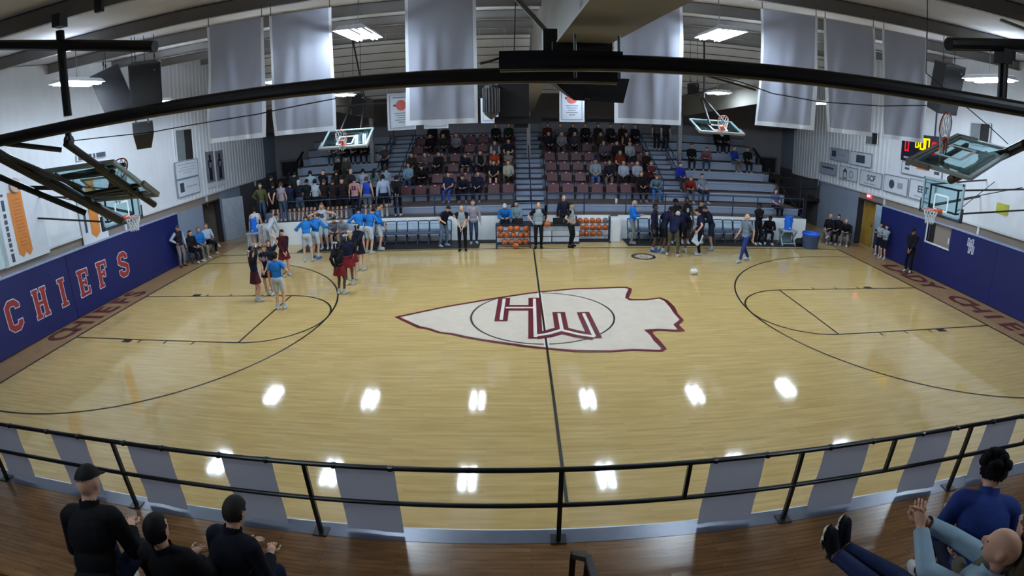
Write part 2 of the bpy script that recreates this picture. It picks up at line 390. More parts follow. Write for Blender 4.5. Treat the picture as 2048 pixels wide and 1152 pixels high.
for k in range(1, 9):
    y = 10.3+.58*k
    MB().bb((XL, y-.02, roofz(y)-.035), (XR, y+.02, roofz(y)-.005)).build('panel_joint', mat('panel joint', '#5f5952', .7), CE)
for (a, b) in (((-3.0, -7.0), (-1.9, -6.0)), ((.9, -5.2), (.1, -4.2)), ((-9.0, -8), (-8.2, -8)), ((-7.6, -9), (-6.6, -9)), ((8.6, -8), (9.8, -8)), ((7.8, -5.6), (8.8, -5.6))):
    MB().bar((a[0], a[1], roofz(a[1])-.22), (b[0], b[1], roofz(b[1])-.3), .05, .05).build('roof_brace', M_purlin, CE)
# ---- steel frame over the middle of the court
M_cream = mat('cream steel', '#7b776f', .55, var=.05, scale=1.5)
FX = .02
prof = [(-16, 5.30), (-10.6, 5.60), (-7.07, 5.73), (-1, 5.95), (4.5, 5.95), (9.0, 5.72), (13.3, 5.42), (14.3, 5.3)]
fm = MB()
for (a, za), (b, zb) in zip(prof, prof[1:]):
    fm.add([(FX-.01, a, za), (FX+.01, a, za), (FX+.01, b, zb), (FX-.01, b, zb), (FX-.01, a, roofz(a)-.2), (FX+.01, a, roofz(a)-.2), (FX+.01, b, roofz(b)-.2), (FX-.01, b, roofz(b)-.2)], [(0, 4, 7, 3), (1, 2, 6, 5), (0, 3, 2, 1), (4, 5, 6, 7)])
FR = fm.build('trim_1', M_cream); struct(FR)
g = MB(); w = .26
for (a, za), (b, zb) in zip(prof, prof[1:]):
    g.add([(FX-w, a, za-.02), (FX+w, a, za-.02), (FX+w, b, zb-.02), (FX-w, b, zb-.02), (FX-w, a, za), (FX+w, a, za), (FX+w, b, zb), (FX-w, b, zb)], [(0, 3, 2, 1), (4, 5, 6, 7), (0, 1, 5, 4), (1, 2, 6, 5), (2, 3, 7, 6), (3, 0, 4, 7)])
g.build('bottom_flange', M_cream, FR)
M_post = mat('pale column', '#8f8d90', .6)
for x in (-7.9, .02, 7.75):
    c = MB().bb((x-.09, 14.2, 0), (x+.09, 14.5, 5.6)).build('column_'+('left', 'middle', 'right')[(x > -1)+(x > 1)], M_post); struct(c)
for x in (-7.75, 7.75):
    c = MB(); c.add([(x-.02, 3.2, 5.85), (x+.02, 3.2, 5.85), (x+.02, 14.3, 5.2), (x-.02, 14.3, 5.2), (x-.02, 3.2, 6.9), (x+.02, 3.2, 6.9), (x+.02, 14.3, 6.2), (x-.02, 14.3, 6.2)], [(0, 3, 2, 1), (4, 5, 6, 7), (0, 1, 5, 4), (1, 2, 6, 5), (2, 3, 7, 6), (3, 0, 4, 7)])
    c = c.build('beam_'+('left' if x < 0 else 'right'), M_cream); struct(c)
# ================================================================ lamps
M_tube = glow('fluorescent tube', TUBE_COLOR, TUBE_POWER)
M_refl = mat('white lamp housing', '#d0d4d8', .35, var=.03)
def lampbuild():
    t = thing('ceiling_lamp', 'x', 'lamp', group='high bay lamps')
    h = MB(); l, w = .66, .31
    h.add([(-w, -l, 0), (w, -l, 0), (w, l, 0), (-w, l, 0), (-w+.08, -l+.05, .09), (w-.08, -l+.05, .09), (w-.08, l-.05, .09), (-w+.08, l-.05, .09)], [(0, 1, 5, 4), (1, 2, 6, 5), (2, 3, 7, 6), (3, 0, 4, 7), ])
    for q in (-.19, -.065, .065, .19): h.bb((q-.027, -l+.05, .085), (q+.027, l-.05, .095))
    h.build('housing', M_refl, t)
    for i in range(4):
        x = (-.2, -.12, .12, .2)[i]
        MB().tube((x, -.6, -.025), (x, .6, -.025), .017, 8).build('tube', M_tube, t)
    MB().tube((-.01, 0, .09), (-.01, 0, .85), .008, 6).build('hanger', mat('dark wire', '#26262a', .6), t)
    return t
L0 = lampbuild(); LAMPS = []
rows = [(6.4, 6.1, (-11.3, -6.8, -2.3, 2.2, 6.8, 11.2)), (1.5, 6.35, (-11.6, -7.1, -2.35, 2.25, 7.0, 11.6)), (-2.85, 6.7, (-10.6, -3.55, 3.3, 10.6)), (-11.9, 6.3, (-5.2, 5.2))]  # last row: unseen lamps added to brighten the foreground stand
ORD = ['first', 'second', 'third', 'fourth', 'fifth', 'sixth', 'seventh', 'eighth', 'ninth', 'tenth', 'eleventh', 'twelfth']
RN = ['in row nearest the far stand', 'in middle row above midcourt', 'in row beside big banners', 'in added unseen row above near stand', 'in the nearest row above the railing']
first = True
for k, (y, z, xs) in enumerate(rows):
    for i, x in enumerate(xs):
        lab = 'high bay lamp, %s from the CHIEFS wall %s' % (ORD[i], RN[k])
        if first: L0.location = (x, y, z); L0['label'] = lab; first = False
        else: lp = dup(L0, (x, y, z), 0, lab); LAMPS.append((k, lp))

M_tube_far = glow('fluorescent tube far row', TUBE_COLOR, TUBE_POWER*.6)
for c in list(bpy.data.objects):
    if c.parent is not None and c.name.startswith('tube') and (c.parent is L0 or any(c.parent is lp and k in (0, 3) for k, lp in LAMPS)):
        c.material_slots[0].link = 'OBJECT'; c.material_slots[0].material = M_tube_far
# ================================================================ banners
M_ban = clothmat('grey banner cloth', '#a3a6b4', .42)
M_hem = clothmat('white banner hem', '#d5d9e0', .5)
def banner(i, xc, w, zt, zb, y, label):
    t = thing('hanging_banner', label, 'banner', (xc, y, zb), 0, 'championship banners seen from behind')
    rr = random.Random(i); nx, nz = 22, 26; V = []; F = []
    ph = [rr.uniform(0, 6) for _ in range(6)]
    H = zt-zb
    for k in range(nz+1):
        for j in range(nx+1):
            a = j/nx; b = k/nz; dn = (1-b)
            yy = .13*dn*sin(2.2*pi*a+ph[0]+b*1.5)+.075*dn*sin(5.1*pi*a+ph[1]-b*3)+.045*dn*sin(8*a+6*b+ph[4])+.018*dn*sin(17*a+9*b+ph[5])+.02*sin(pi*a)*sin(9*b+ph[2])*dn+.05*dn*dn*cos(3*(a-.5)+ph[3])
            V.append(((a-.5)*w, yy, b*H))
    for k in range(nz):
        for j in range(nx): F.append((k*(nx+1)+j, k*(nx+1)+j+1, (k+1)*(nx+1)+j+1, (k+1)*(nx+1)+j))
    inner = [f for n, f in enumerate(F) if 0 < n % nx < nx-1 and n//nx > 0]; outer = [f for n, f in enumerate(F) if not (0 < n % nx < nx-1 and n//nx > 0)]
    mb = MB(); mb.add(V, inner, 0); mb.build('cloth', M_ban, t, smooth=True)
    mb = MB(); mb.add(V, outer, 0); mb.build('hem', M_hem, t, smooth=True)
    for s in (-1, 1): MB().tube((s*w*.47, 0, H), (s*w*.47, 0, H+.24), .008, 6).build('hook', mat('dark wire', '#26262a', .6), t)
    return t
bn = [(-6.10, 'first'), (-4.68, 'second'), (-1.97, 'third'), (1.83, 'fourth'), (4.74, 'fifth'), (6.18, 'sixth'), (7.68, 'seventh')]
for i, (xc, o) in enumerate(bn):
    banner(i, xc, 1.30, 7.26+(.0 if i < 4 else .03), 4.87+(.0 if i < 4 else .1), -3.05, 'large plain grey cloth banner hanging from roof, %s from the CHIEFS wall' % o)
# small award banners over the far court
M_sb = clothmat('white award cloth', '#aeb2bc', .3); M_ink = mat('grey print', '#5d6068', .6); M_bk = mat('black print', '#1f1d22', .6)
M_bb = mat('red brown ball print', '#8e3a2e', .6)
def award(u0, u1, vt, vb, y, label):
    a = ony(u0, vb, y); b = ony(u1, vb, y); c = ony((u0+u1)/2, vt, y)
    w = b.x-a.x; zb = (a.z+b.z)/2; H = c.z-zb; xc = (a.x+b.x)/2
    t = thing('award_banner', label, 'banner', (xc, y, zb), 0, 'small award banners')
    MB().bb((-w/2, -.006, 0), (w/2, .006, H)).build('cloth', M_sb, t)
    f = MB(); e = .09
    for p, q in (((-w/2+e, e), (w/2-e, e)), ((w/2-e, e), (w/2-e, H-e)), ((w/2-e, H-e), (-w/2+e, H-e)), ((-w/2+e, H-e), (-w/2+e, e))): f.bar((p[0], -.01, p[1]), (q[0], -.01, q[1]), .006, .025, 0, (0, 1, 0))
    f.build('border_print', M_bk, t)
    MB().box((0, -.009, H*.66), (w*.56, .004, .07)).build('band_print', M_bk, t)
    MB().lathe([(.001, 0), (.20, 0), (.20, .006), (.001, .006)], 20, 0, (0, -.012, H*.66), Matrix.Rotation(pi/2, 3, 'X')).build('ball_print', M_bb, t)
    for k in range(5): MB().box((0, -.009, H*.45-k*.085), (w*(.5, .42, .3, .46, .24)[k], .003, .03)).build('print_line', M_ink, t)
    MB().box((0, -.009, H*.87), (w*.6, .003, .04)).build('print_line', M_ink, t)
    MB().tube((-w/2, 0, H), (w/2, 0, H), .012, 6).build('hanging_rod', M_bk, t)
    for x in (-w/2, w/2): MB().tube((x, 0, H), (x, 0, roofz(y)-zb-.0), .004, 5).build('cord', M_refl, t)
award(776, 832, 185, 260, 7.2, 'small white basketball award banner left of third grey banner')
award(1119, 1169, 172, 244, 7.2, 'small white basketball award banner hanging alone at centre')
award(962, 1011, 175, 246, 7.6, 'small white award banner behind the black centre equipment')
award(848, 897, 185, 257, 8.2, 'white award banner peeping out below third grey banner')

# ================================================================ pipes over the near sideline
M_bp = mat('black steel pipe', '#100f12', .4, .3, var=.15)
M_bs = mat('black painted steel', '#141416', .5, var=.15)
t = thing('ceiling_pipe', 'long black steel pipe running left from centre, carrying folded basket', 'pipe', (-.4, -7.85, 5.35))
MB().tube((-14.6, -7.85, 5.35), (.32, -7.85, 5.35), .078, 14).build('pipe', M_bp, t, world=True, smooth=False)
MB().tube((-7.6, -7.85, 5.3), (-7.6, -7.85, 7.3), .045, 10).build('drop_tube', M_bp, t, world=True)
pz = ony(120, 90, -7.85)
t2 = thing('ceiling_pipe', 'long black steel pipe running right from centre over near sideline', 'pipe', (5, -9.2, 5.4))
a = Vector(CAM)+Vector((-.025*4.15, 4.15, .101*4.15)); b = Vector(CAM)+Vector((1.237*3.55, 3.55, .119*3.55))
b = b+(b-a)*.9
MB().tube(a, b, .066, 14).build('pipe', M_bp, t2, world=True)
MB().bar(a+Vector((.0, 0, .02)), a+(b-a)*.0+Vector((.9, -.06, .02)), .16, .14).build('sleeve', M_bp, t2, world=True)
# upper cross tubes with drop tubes at both ends
for lab, P0, P1, D0, D1, yy in (('black ceiling tube with clamp above left speakers', (-40, 90), (310, 93), (120, 62), (136, 232), -7.7), ('black ceiling tube with drop arm above right wall lamp', (1897, 88), (2090, 92), (2008, 88), (2003, 205), -8.6)):
    q0, q1 = ony(*P0, yy), ony(*P1, yy)
    t = thing('ceiling_tube', lab, 'pipe', q1)
    MB().tube(q0, q1, .07, 10).build('cross_tube', M_bp, t, world=True)
    d0, d1 = ony(*D0, yy), ony(*D1, yy)
    MB().tube(d0, d1, .055, 10).build('drop_arm', M_bp, t, world=True)
    MB().box((d0.x+.0, yy, q0.z), (.14, .14, .16)).build('clamp', M_bs, t, world=True)
    MB().box((q0.x*.3+q1.x*.7, yy+.1, q0.z+.1), (.12, .05, .2)).build('hanger_plate', M_bs, t, world=True)
# clamp joining pipes to the frame
t = thing('pipe_clamp', 'black steel clamp joining pipes to the cream centre beam', 'clamp', (.02, -7.5, 5.6))
MB().bb((-.28, -7.75, 5.50), (.30, -7.3, 5.70)).build('bracket', M_bs, t, world=True)
MB().bb((-.36, -7.6, 5.6), (-.22, -7.3, 5.85)).build('side_lug', M_bs, t, world=True)
for x in (-.17, .18):
    MB().tube((x, -8.72, 5.27), (x, -8.72, 5.62), .012, 8).build('threaded_rod', mat('grey rod', '#4a5048', .5, .5), t, world=True)
MB().path([(-.36, -7.5, 5.6), (-.6, -7.5, 5.62), (-.9, -7.55, 5.52), (-.98, -7.6, 5.5)], .014, 6).build('loose_rod', mat('grey rod', '#4a5048', .5, .5), t, world=True)
MB().path([(.3, -7.5, 5.58), (.45, -7.5, 5.58), (1.2, -7.2, 5.52), (2.2, -6.9, 5.38)], .012, 6).build('cable', M_bs, t, world=True)
t = thing('speaker_cabinet', 'black wedge cabinet hanging under the pipes at centre', 'speaker', (.12, -7.4, 5.2))
wq = MB(); wq.add([(-.42, 0, .17), (.42, 0, .17), (.42, .5, .17), (-.42, .5, .17), (-.16, .03, -.07), (.36, .03, -.09), (.40, .5, -.02), (-.2, .5, .0)], [(0, 1, 2, 3), (4, 7, 6, 5), (0, 4, 5, 1), (1, 5, 6, 2), (2, 6, 7, 3), (3, 7, 4, 0)])
wq.build('cabinet', mat('dark grey cabinet', '#25242a', .6), t)
MB().bb((-.2, -.1, .14), (-.12, .1, .34)).build('mount', M_bs, t)
MB().box((-.02, .02, -.055), (.05, .02, .012)).build('badge', mat('steel', '#8a8d92', .35, .9), t)
# box, motor and bracket hanging from the frame further back
a = ony(1008, 205, -1.5)
t = thing('hanging_motor', 'black hoist box with ribbed motor drum hanging at centre', 'hoist', (a.x, -1.5, a.z))
k = .0105
MB().bb((-.12, -.1, -.30), (.52, .5, .42)).build('box', M_bs, t)
MB().bb((-.55, .1, .12), (-.2, .5, .42)).build('side_box', M_bs, t)
MB().lathe([(.001, -.36), (.05, -.33), (.15, -.24), (.16, -.2), (.16, .3), (.13, .36), (.001, .38)], 18, 0, (-.26, -.15, .0)).build('drum', mat('ribbed drum', '#3a3638', .5), t)
rb = MB()
for i in range(18): rb.bar((-.26+.165*cos(i*pi/9), -.15+.165*sin(i*pi/9), -.2), (-.26+.165*cos(i*pi/9), -.15+.165*sin(i*pi/9), .3), .02, .02)
rb.build('drum_ribs', mat('ribbed drum', '#3a3638', .5), t)
MB().bb((-.2, -.05, -.46), (.78, .35, -.30)).bb((.2, 0, -.54), (.5, .3, -.46)).build('base_tray', M_bs, t)
MB().tube((.2, .2, .4), (.28, .2, roofz(-1.3)-a.z-.03), .012, 6).build('hanger_wire', M_bs, t)

# ================================================================ speakers
M_spk = mat('speaker black', '#17161c', .65); M_gr = mat('speaker grille', '#0b0a0e', .8, var=.3, scale=60, bump=.4)
def speaker(label, loc, rz, tilt, w=.62, d=.60, h=1.0, wire=1.3):
    t = thing('hanging_speaker', label, 'speaker', loc, rz)
    R = Matrix.Rotation(tilt, 3, 'X')
    P = [R @ Vector(p) for p in ((-w/2, -d/2, 0), (w/2, -d/2, 0), (w*.36, d/2, 0), (-w*.36, d/2, 0), (-w/2, -d/2, h), (w/2, -d/2, h), (w*.36, d/2, h), (-w*.36, d/2, h))]
    mb = MB(); mb.add(P, [(0, 3, 2, 1), (4, 5, 6, 7), (0, 1, 5, 4), (1, 2, 6, 5), (2, 3, 7, 6), (3, 0, 4, 7)]); mb.build('cabinet', M_spk, t)
    q = [R @ Vector(p) for p in ((-w*.45, -d/2-.012, .04), (w*.45, -d/2-.012, .04), (w*.45, -d/2-.012, h-.04), (-w*.45, -d/2-.012, h-.04))]
    mb = MB(); mb.add(q+[R @ Vector((p[0], p[1], p[2])) for p in ((-w*.45, -d/2, .04), (w*.45, -d/2, .04), (w*.45, -d/2, h-.04), (-w*.45, -d/2, h-.04))], [(0, 1, 2, 3), (0, 4, 5, 1), (1, 5, 6, 2), (2, 6, 7, 3), (3, 7, 4, 0)]); mb.build('grille', M_gr, t)
    for sx in (-1, 1):
        tp = R @ Vector((sx*w*.3, 0, h)); MB().tube(tp, (tp.x, tp.y, roofz(loc[1])-loc[2]+.03), .01, 6).tube((tp.x, tp.y, h+.06), (tp.x, tp.y, h+.16), .022, 6).build('hanging_wire', mat('dark wire', '#26262a', .6), t)
    bd = R @ Vector((w*.3, -d/2-.02, h*.86)); MB().box(bd, (.06, .02, .04)).build('badge', mat('steel', '#8a8d92', .35, .9), t)
    return t
a = ony(244, 222, -1.0); speaker('big black speaker hanging at left, the nearer to the left wall of two', a-Vector((.0, 0, .0)), radians(-55), radians(20), .8, .8, 1.15)
a = ony(296, 218, -.6); speaker('big black speaker hanging at left, right one of the joined two', a, radians(35), radians(14), .85, .8, 1.25)
a = ony(288, 283, -1.1); speaker('small black box speaker hanging below the big left pair', a, radians(40), radians(-38), .55, .6, .42, .6)
a = ony(1880, 222, -1.0); speaker('big black speaker hanging at right, beside the seventh grey banner', a, radians(-10), radians(14), .62, .75, 1.3)
a = ony(715, 228, 9.5); speaker('dark speaker hanging far back behind the second grey banner', a, radians(25), radians(10), .55, .55, .85)
a = ony(1388, 190, 9.5); speaker('dark speaker hanging far back beside the fourth grey banner', a, radians(-25), radians(10), .5, .5, .5)

# cables strung across the hall
def wire(label, uv, y, up=False):
    P = [ony(u, v, y) for u, v in uv]
    if up is True: P.insert(0, Vector((P[0].x, y, roofz(y)-.01)))
    elif up: P.insert(0, Vector(up))
    tag(MB().path(P, .009, 5).build('cable', mat('dark wire', '#26262a', .6)), label, 'cable', 'thin cables across the hall')
wire('thin black cable running from left pulley across the first two grey banners', [(132, 283), (300, 265), (512, 229), (672, 197)], -5.5)
wire('thin black cable sagging across the fifth to seventh grey banners', [(1478, 163), (1545, 187), (1640, 204), (1760, 212), (1852, 211)], -5.0, (.29, -7.45, 5.58))
wire('thin black cable slanting down in front of the right wall to folded basket', [(1852, 146), (1930, 212), (1975, 250), (2016, 288)], -5.6, True)
c0 = ony(138, 282, -6.6); t = thing('pulley', 'small black pulley hanging below the pipe at left', 'pulley', c0)
MB().lathe([(.001, -.03), (.09, -.03), (.06, 0), (.09, .03), (.001, .03)], 14, 0, (0, 0, 0), Matrix.Rotation(pi/2, 3, 'Y')).build('wheel', M_bs, t); MB().bb((-.05, -.02, 0), (.05, .02, .14)).build('bracket', M_bs, t)
MB().bar(ony(1030, -6, -7.0), ony(1106, 78, -7.0), .07, .05).build('flange_brace', mat('cream steel', '#8d857a'), FR)
# ================================================================ wall pads with lettering
M_pad = mat('royal blue vinyl', '#111a52', .42, var=.08, scale=2); M_padtop = mat('pad top strip', '#8f97b4', .5)
M_vred = mat('red vinyl letter', '#8c2a26', .5, var=.06); M_vwhite = mat('white vinyl outline', '#bfc3d6', .5, var=.04)
VL = {  # block letters on a 1 x 1.4 field, as strokes
 'C': [[(.82, 1.0), (.82, 1.12), (.64, 1.28), (.34, 1.28), (.16, 1.12), (.16, .28), (.34, .12), (.64, .12), (.82, .28), (.82, .42)]],
 'H': [[(.22, .0), (.22, 1.4)], [(.78, 0), (.78, 1.4)], [(.22, .7), (.78, .7)], [(.02, .08), (.42, .08)], [(.58, .08), (.98, .08)], [(.02, 1.32), (.42, 1.32)], [(.58, 1.32), (.98, 1.32)]],
 'I': [[(.5, 0), (.5, 1.4)], [(.25, .08), (.75, .08)], [(.25, 1.32), (.75, 1.32)]],
 'E': [[(.25, 0), (.25, 1.4)], [(.05, .1), (.9, .1)], [(.05, 1.3), (.9, 1.3)], [(.25, .7), (.68, .7)], [(.83, .1), (.83, .4)], [(.83, 1.3), (.83, 1.0)], [(.64, .52), (.64, .88)]],
 'F': [[(.25, 0), (.25, 1.4)], [(.05, .08), (.48, .08)], [(.05, 1.3), (.9, 1.3)], [(.25, .7), (.68, .7)], [(.83, 1.3), (.83, 1.0)], [(.64, .52), (.64, .88)]],
 'S': [[(.82, 1.0), (.82, 1.14), (.66, 1.28), (.34, 1.28), (.17, 1.14), (.17, .88), (.34, .76), (.66, .64), (.83, .52), (.83, .26), (.66, .12), (.34, .12), (.17, .26), (.17, .42)]],
}
def vletter(name, ch, O, ex, ey, sc, parent, w=.27):
    O = Vector(O); ex = Vector(ex)*sc; ey = Vector(ey)*sc; n = Vector(ex).cross(Vector(ey)).normalized()
    a, b = MB(), MB()
    for i, s in enumerate(VL[ch]):
        e = .045
        s2 = [list(p) for p in s]
        d0 = Vector((s[0][0]-s[1][0], s[0][1]-s[1][1])).normalized()*e; d1 = Vector((s[-1][0]-s[-2][0], s[-1][1]-s[-2][1])).normalized()*e
        s2[0] = (s[0][0]+d0.x, s[0][1]+d0.y); s2[-1] = (s[-1][0]+d1.x, s[-1][1]+d1.y)
        ww = w if i == 0 or (ch == 'H' and i == 1) else w*.62
        k = lambda W: W*sc
        stroke(a, [(p[0], p[1]) for p in s2], ww+2*e, O+n*(.004+.0006*i), ex, ey)
        stroke(b, [(p[0], p[1]) for p in s], ww, O+n*(.010+.0006*i), ex, ey)
    o = a.build(name+'_outline', M_vwhite, parent, world=True)
    b.build(name, M_vred, o, world=True)
def pad(X, s, ya, yb, label, hole=None, zt=2.10):
    t = thing('wall_pad', label, 'wall pad', (X, (ya+yb)/2, 0), 0, 'blue wall pads')
    f = X-s*.12; mb = MB()
    if hole:
        h0, h1, z0, z1 = hole
        mb.bb((X, ya, .03), (f, h0, zt)); mb.bb((X, h1, .03), (f, yb, zt)); mb.bb((X, h0, .03), (f, h1, z0)); mb.bb((X, h0, z1), (f, h1, zt))
    else: mb.bb((X, ya+.01, .03), (f, yb-.01, zt))
    mb.build('cushion', M_pad, t, world=True)
    MB().bb((X, ya, zt), (f-s*.02, yb, zt+.06)).build('top_strip', M_padtop, t, world=True)
    return t
ysm = (onx(127, 505, XL+.12).y+onx(158, 632, XL+.12).y)/2
PL1 = pad(XL, -1, YN+7.2, ysm, 'blue wall pad lettered CHI, nearer the railing')
PL2 = pad(XL, -1, ysm, 6.35, 'blue wall pad lettered EFS, ending at dark doorway')
for ch, (u, v, u2, v2), par in (('C', (28, 655, 20, 590), PL1), ('H', (85, 636, 60, 568), PL1), ('I', (125, 610, 110, 552), PL1), ('E', (170, 590, 150, 532), PL2), ('F', (207, 572, 193, 515), PL2), ('S', (245, 552, 245, 502), PL2)): pass
lx = XL+.125
for ch, (u0, v0), (u1, v1), par in (('C', (3, 600), (49, 640), PL1), ('H', (55, 575), (106, 622), PL1), ('I', (110, 553), (138, 605), PL1), ('E', (148, 535), (185, 586), PL2), ('F', (190, 516), (217, 570), PL2), ('S', (230, 508), (261, 545), PL2)):
    pass
for ch, uc, vc, par in (('C', 26, 623, PL1), ('H', 80, 598, PL1), ('I', 124, 579, PL1), ('E', 167, 560, PL2), ('F', 204, 541, PL2), ('S', 246, 526, PL2)):
    c = onx(uc, vc, lx); sc = .62
    vletter('letter', ch, (lx, c.y-.5*sc*.95, 1.03-.7*sc), (0, .95, 0), (0, 0, 1), sc, par)
y_w0, y_w1 = 2.25, 3.62
s1 = (onx(1997, 480, XR-.12).y+onx(1975, 605, XR-.12).y)/2
PR1 = pad(XR, 1, s1, 6.70, 'blue wall pad with small ticket window cut into it', (y_w0, y_w1, 1.30, 2.10))
PR2 = pad(XR, 1, YN+7.2, s1, 'plain blue wall pad next to the ticket window pad')
# ticket window
t = MB(); f = XR-.13
for a, b in (((y_w0-.03, 1.30), (y_w1+.03, 1.30)), ((y_w1, 1.30), (y_w1, 2.08))): t.bar((f, a[0], a[1]), (f, b[0], b[1]), .05, .06)
WN = t.build('window_1', M_trimw); struct(WN)
MB().bb((XR+.1, y_w0, 1.28), (XR+.12, y_w1, 2.1)).build('pane', glassmat('window glass', (.75, .85, .9), .2), WN)
MB().bb((XR+.02, y_w0, 1.28), (XR+.04, y_w0+.05, 2.1)).bb((XR-.02, y_w1-.35, 1.3), (XR+.06, y_w1-.05, 2.1)).build('dark_jamb', M_bs, WN)
MB().bb((XR+.12, 1.6, 1.0), (XR+2.2, 4.2, 1.05)).bb((XR+2.2, 1.6, .9), (XR+2.3, 4.2, 2.6)).build('ticket_room', mat('ticket room blue', '#5f7d94', .6), WN)
MB().bb((XR+.8, 2.4, 2.6), (XR+1.6, 3.4, 2.64)).build('room_lamp', glow('room lamp', (.8, .92, 1), 9), WN)
MB().bb((XR-.15, y_w0+.02, 1.5), (XR-.11, y_w0+.07, 1.72)).build('latch', M_trimw, WN)
# MH emblem right of the window
c = onx(1941, 494, XR-.125)
tb = PR1
for ch, dz, sz in (('M', .13, .34), ('H', -.10, .34)):
    text('emblem_letter', ch, sz, (XR-.128, c.y+(.03 if ch == 'M' else -.05), c.z+dz), (0, -1, 0), (0, 0, 1), M_vwhite, tb, .03, 1.1)
    text('emblem_inline', ch, sz, (XR-.131, c.y+(.03 if ch == 'M' else -.05), c.z+dz), (0, -1, 0), (0, 0, 1), M_pad, tb, -.006, 1.1)
# exit sign
t = thing('exit_sign', 'small glowing red EXIT sign above the right doorway', 'sign', (XR-.03, onx(1740, 389, XR).y, 2.34))
MB().bb((-.03, -.17, -.09), (.03, .17, .09)).build('sign_box', glow('red exit glow', '#e03040', 1.4), t)
text('sign_letters', 'EXIT', .13, (XR-.062, onx(1740, 389, XR).y, 2.34), (0, -1, 0), (0, 0, 1), glow('exit letters', '#ffd0d0', 2.0), t, .004)

# ================================================================ signs on the upper end walls
M_board = mat('sponsor board white', '#c3c8d2', .5, var=.03); M_bord = mat('sponsor board frame', '#6f7c92', .5); M_print = mat('slate print', '#3b4252', .6); M_fade = mat('faint print', '#8a93a6', .6)
def board(X, s, uv0, uv1, h, label, logo='bars', col=M_board):
    x = X-s*.10
    a = onx(uv0[0], uv0[1], x); b = onx(uv1[0], uv1[1], x)
    y0, y1 = min(a.y, b.y), max(a.y, b.y); zc = (a.z+b.z)/2; w = y1-y0
    t = thing('sponsor_board', label, 'sign', (x, (y0+y1)/2, zc), 0, 'sponsor boards on the end walls')
    MB().bb((-s*.0, -w/2, -h/2), (s*.03, w/2, h/2)).build('panel', col, t)
    f = MB()
    for p, q in (((-w/2, -h/2), (w/2, -h/2)), ((w/2, -h/2), (w/2, h/2)), ((w/2, h/2), (-w/2, h/2)), ((-w/2, h/2), (-w/2, -h/2))): f.bar((-s*.005, p[0], p[1]), (-s*.005, q[0], q[1]), .035, .03)
    f.build('frame', M_bord, t)
    e = -s*.004; X2 = x+e
    ex = (0, s*-1, 0); O = lambda dy, dz: (X2, (y0+y1)/2-s*dy, zc+dz)
    p = MB()
    if logo == 'bars':
        p.bb((e, -w*.4, h*.28), (0, w*.4, h*.32)); p.build('print', M_fade, t)
        for k in range(3): MB().bb((e, -w*(.32, .38, .2)[k], h*(.1-.16*k)), (0, w*(.32, .38, .2)[k], h*(.13-.16*k))).build('print', M_fade, t)
    elif logo == 'photo':
        MB().bb((e, s*w*.38, -h*.25), (0, s*w*.2, h*.3)).build('photo_print', M_print, t); MB().bb((e, -s*w*.4, -.02), (0, s*w*.1, .02)).build('print', M_fade, t)
    elif logo == 'name':
        MB().bb((e, -w*.36, .02), (0, w*.36, .11)).build('print', M_print, t)
    elif logo == 'square':
        MB().bb((e, -w*.2, -h*.28), (0, w*.2, h*.3)).build('print', M_print, t)
    elif logo == 'smallsquare':
        MB().bb((e, s*w*.42, -h*.2), (0, s*w*.18, h*.3)).build('print', M_print, t); MB().bb((e, -s*w*.38, -.02), (0, s*w*.1, .05)).build('print', M_fade, t)
    elif logo == 'house':
        hw = MB(); yy = s*w*.18
        hw.prism([(-.22, .05), (.22, .05), (0, .24)], (e, yy, 0), (0, -s, 0), (0, 0, 1), .004); hw.build('roof_print', M_print, t)
        q = MB(); stroke(q, [(-.15, .05), (-.15, -.24), (.15, -.24), (.15, .05)], .05, (e, yy, 0), (0, -s, 0), (0, 0, 1)); q.build('house_print', M_print, t)
        q = MB(); stroke(q, arc(0, 0, .16, 0, 2*pi, 12)[:-1], .07, (e, -s*w*.15, -.02), (0, -s, 0), (0, 0, 1), 0, 0, True); q.build('print', M_fade, t)
    elif logo == 'ball':
        MB().lathe([(.001, 0), (.19, 0), (.19, .006), (.001, .006)], 18, 0, (e, s*w*.16, .0), Matrix.Rotation(-s*pi/2, 3, 'Y')).build('round_print', M_print, t)
        MB().bb((e, -s*w*.08, -.12), (0, -s*w*.3, .12)).build('print', M_fade, t)
    elif logo == 'mix':
        MB().bb((e, s*w*.42, -.14), (0, s*w*.3, -.05)).bb((e, s*w*.42, .02), (0, s*w*.3, .12)).build('print', M_print, t)
        MB().bb((e, s*w*.12, -.04), (0, -s*w*.2, .1)).build('print', mat('orange print', '#c96a50', .6), t); MB().bb((e, -s*w*.32, -.12), (0, -s*w*.44, .0)).build('print', M_print, t)
    else:
        text('sign_letters', logo, .36, O(.05, .03), ex, (0, 0, 1), M_print, t, .012, 1.1)
        MB().bb((e, -w*.28, -h*.36), (0, w*.28, -h*.3)).build('print', M_fade, t)
    return t
board(XL, -1, (351, 342), (396, 334), .72, 'white framed sign under the dark opening on left wall, upper of two', 'bars')
board(XL, -1, (355, 378), (399, 368), .72, 'white framed sign with small photo on left wall, lower of two', 'photo')
board(XR, 1, (1640, 335), (1672, 341), .55, 'small sponsor sign with one name line, farthest in lower row', 'name', mat('sponsor board grey', '#9aa2b4', .5))
board(XR, 1, (1679, 344), (1715, 351), .62, 'sponsor sign with dark house drawing on right wall', 'house')
board(XR, 1, (1720, 354), (1763, 363), .66, 'sponsor sign reading SCF in lower row on right wall', 'SCF')
board(XR, 1, (1768, 364), (1815, 376), .72, 'sponsor sign with round dark emblem on right wall', 'ball')
board(XR, 1, (1819, 376), (1870, 388), .76, 'sponsor sign reading EBT beside right backboard', 'EBT')
board(XR, 1, (1661, 307), (1697, 313), .60, 'grey sponsor sign with small dark square, left of upper pair', 'smallsquare', mat('sponsor board grey', '#9aa2b4', .5))
